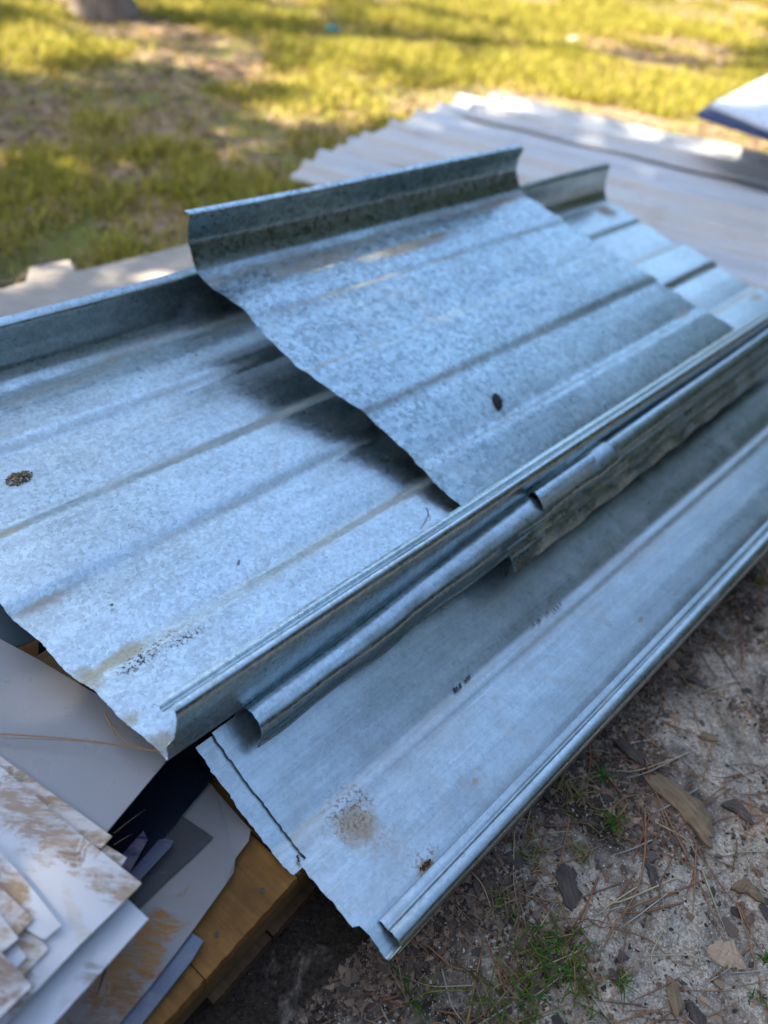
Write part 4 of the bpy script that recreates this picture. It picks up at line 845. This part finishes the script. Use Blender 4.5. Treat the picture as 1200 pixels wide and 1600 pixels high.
# ------------------------------------------------------------------ small things on the metal
def on_panel(fr, x, y, w_): return fr.on(x, y, w_)
def clump(name, fr, x, y, w_, rx, ry, rz, n, cols, label, cat, seed):
    """heap of crumbs matted together, one mesh"""
    r = random.Random(seed); c = on_panel(fr, x, y, w_); V = []; F = []; C_ = []
    for i in range(n):
        a = r.uniform(0, 6.28); q = math.sqrt(r.random()); s = r.uniform(.0012, .0034); o_ = c + fr.d * cos(a) * q * rx + fr.v * sin(a) * q * ry + fr.n * (r.uniform(0, rz) * (1 - q * .7)); b = len(V); cc = r.choice(cols)
        R3 = np.linalg.qr(np.array([[r.gauss(0, 1) for _ in range(3)] for _ in range(3)]))[0]
        for k in OCT: V.append(o_ + R3 @ (k * s * [1, .6, .35])); C_.append(cc)
        F += [tuple(t + b for t in f) for f in OF]
    me = np_mesh(name, V, F); col_attr(me, np.array(C_)); o = link(name, me, CR); rebase(o); tag(o, label, cat); return o
clump('mud_clump', FA, 30, 748, -.006, .020, .013, .006, 260, [(.42, .33, .17), (.26, .17, .08), (.08, .05, .035), (.55, .49, .35), (.36, .24, .10)], 'crusty brown and tan mud clump on the long panel at the left edge', 'mud clump', 1)
def feather(x, y):
    c = FB.on(x, y, .0022); r = random.Random(3); parts = []
    ax = nrm(FB.on(x + 4, y + 20, 0) - FB.on(x - 4, y - 20, 0)); pr = np.cross(FB.n, ax)
    n = 12; V = []; Fq = []
    for i in range(n + 1):
        t = i / n; hw = .0085 * (sin(pi * min(1, t * .9 + .12)) ** .7) * r.uniform(.85, 1.1)
        for s_ in (-1, 0, 1): V.append(c + ax * (t - .5) * .046 + pr * s_ * hw * 1.35 + FB.n * (.003 * (1 - abs(s_)) + r.uniform(0, .0012)))
        for s_ in (-1, 0, 1): V.append(c + ax * (t - .5) * .046 + pr * s_ * hw * 1.35 - FB.n * .0012)
    for i in range(n):
        b = i * 6; e = b + 6; Fq += [(b, b + 1, e + 1, e), (b + 1, b + 2, e + 2, e + 1), (b + 3, e + 3, e + 4, b + 4), (b + 4, e + 4, e + 5, b + 5), (b, e, e + 3, b + 3), (b + 2, b + 5, e + 5, e + 2)]
    parts.append((np.array(V), np.array(Fq)))
    for i in range(34):
        t = r.uniform(-.5, .6); s_ = r.choice((-1, 1, 1)); a0 = c + ax * t * .046 + pr * s_ * .007; a1 = a0 + pr * s_ * r.uniform(.004, .014) + ax * r.uniform(.002, .012)
        v, f = blade_strip([a0 + FB.n * .002, (a0 + a1) / 2 + FB.n * .0022, a1 + FB.n * .0008], .00035); parts.append((v, f))
    v, f = merge(parts); me = np_mesh('charred_leaf', v, f, True); o = link('charred_leaf', me, simple('charred', (.004, .004, .005), (.025, .02, .018), 200, .9, .8, .001)); rebase(o)
    tag(o, 'small black ragged feathery leaf stuck on the topmost panel', 'leaf')
feather(777, 629)
clump('leaf_scrap', FA, 175, 945, .0006, .0022, .0018, .002, 9, [(.30, .34, .05), (.40, .36, .06)], 'tiny yellow-green leaf scrap on the long panel near its left cut', 'leaf')  if False else clump('leaf_scrap', FA, 175, 945, .0006, .0022, .0018, .002, 9, [(.30, .34, .05), (.40, .36, .06)], 'tiny yellow-green leaf scrap on the long panel near its left cut', 'leaf', 4)
clump('dirt_speck', FB, 520, 377, .0, .006, .004, .003, 26, [(.08, .05, .04), (.16, .11, .08)], 'dark dirt crumb in the rear crease of the topmost panel', 'dirt crumb', 5)
clump('dirt_speck', FA, 221, 591, .0, .0022, .0016, .002, 8, [(.12, .08, .07), (.2, .14, .12)], 'brownish crumb on the rear strip of the long panel', 'dirt crumb', 6)
clump('dirt_speck', FA, 307, 556, .0, .0016, .0014, .002, 6, [(.02, .02, .02)], 'tiny black crumb near the shadow of the topmost panel', 'dirt crumb', 7)
clump('dirt_speck', FA, 374, 877, -.004, .002, .0012, .0015, 5, [(.25, .22, .16)], 'pale tan crumb midway along the long panel', 'dirt crumb', 8)
clump('rust_crumb', FC, 664, 1353, .0, .010, .0028, .002, 46, [(.08, .04, .02), (.16, .08, .03), (.05, .03, .02)], 'dark brown rust flakes beside the rolled hem', 'rust flakes', 9)
clump('rust_crumb', FC, 466, 1342, .001, .002, .004, .0012, 10, [(.06, .04, .03), (.12, .07, .04)], 'brown flakes at the end of the torn slit', 'rust flakes', 10)
# tiny twig with two legs by the hook, red sprig further along
def fibre_thing(name, frs, mat_col, label, cat, w0=.0009):
    parts = []
    for pts, w_ in frs:
        P = [hit((x, y), fr_.o + fr_.n * (h_), fr_.n) for x, y, fr_, h_ in pts]; parts.append(blade_strip(P, w_))
    v, f = merge(parts); me = np_mesh(name, v, f, True); col_attr(me, np.repeat([mat_col], len(v), 0)); o = link(name, me, NEED); rebase(o); tag(o, label, cat); return o
fibre_thing('twig_sprig', [([(666, 793, FA, .012), (669, 800, FA, .010), (669, 806, FA, .006), (664, 815, FA, .003), (655, 828, FA, .002)], .0011), ([(669, 803, FA, .008), (672, 810, FA, .005), (672, 815, FA, .002)], .0008)], (.10, .06, .06), 'tiny forked dark sprig standing by the hooked edge', 'twig')
fibre_thing('twig_sprig', [([(952, 655, FA, .080), (957, 661, FA, .082), (960, 664, FA, .081)], .0008), ([(957, 661, FA, .082), (955, 668, FA, .080)], .0006)], (.30, .09, .07), 'tiny reddish sprig caught between hooked edge and channel', 'twig')
# pine straw hooked on the corner of the long panel
root = empty('pine_straw', tuple(at(180, 1160, .235))); tag(root, 'bundle of orange-brown pine needles caught on the long panel corner', 'pine straw')
for pts, w_, c in [([(-60, 1143, .232), (60, 1150, .236), (130, 1156, .240), (185, 1163, .246), (255, 1176, .262)], .0010, (.42, .23, .12)), ([(-60, 1149, .231), (100, 1156, .236), (170, 1162, .243), (225, 1172, .252), (262, 1175, .262)], .0008, (.45, .30, .17)),
                   ([(163, 1113, .240), (175, 1135, .246), (195, 1158, .248), (225, 1170, .255), (262, 1176, .262)], .0009, (.36, .22, .11)), ([(166, 1120, .238), (180, 1150, .242), (205, 1168, .247), (240, 1174, .256)], .0007, (.42, .28, .15))]:
    P = [at(a, b, z) for a, b, z in pts]; t = np.linspace(0, len(P) - 1, 14); PP = np.stack([np.interp(t, range(len(P)), np.array(P)[:, k]) for k in range(3)], -1); v, f = blade_strip(PP, w_); me = np_mesh('needle', v, f, True); col_attr(me, np.repeat([c], len(v), 0)); o = link('needle', me, NEED); rebase(o); child_of(o, root)
needle([(178, 1302), (200, 1284), (228, 1264)], .0009, (.50, .36, .20), 'straw piece on the black sheet, the longer upper one', z=.138, group='straw pieces on the black sheet')
needle([(178, 1320), (192, 1311), (208, 1302)], .0007, (.50, .36, .20), 'straw piece on the black sheet, the shorter lower one', z=.142, group='straw pieces on the black sheet')

# scraps far out on the lawn
def scrap(x, y, z, s, colr, name, label, seed):
    r = random.Random(seed); p = at(x, y, 0); bm = bmesh.new(); bmesh.ops.create_icosphere(bm, subdivisions=2, radius=1)
    for v in bm.verts: v.co *= r.uniform(.6, 1.15); v.co = Vector((v.co.x * s, v.co.y * s * .8, v.co.z * s * .55))
    me = bpy.data.meshes.new(name); bm.to_mesh(me); bm.free(); o = link(name, me, simple(name + '_mat', colr, tuple(c * 1.2 for c in colr), 20, .45)); o.location = (p[0], p[1], float(gh(p[0], p[1])) + s * .45); tag(o, label, 'litter')
scrap(518, 48, 0, .055, (.01, .22, .17), 'crumpled_wrapper', 'small teal plastic scrap lying far out on the lawn', 1)
scrap(895, 66, 0, .05, (.55, .58, .60), 'paper_scrap', 'pale crumpled scrap far out on the sunny lawn', 2)
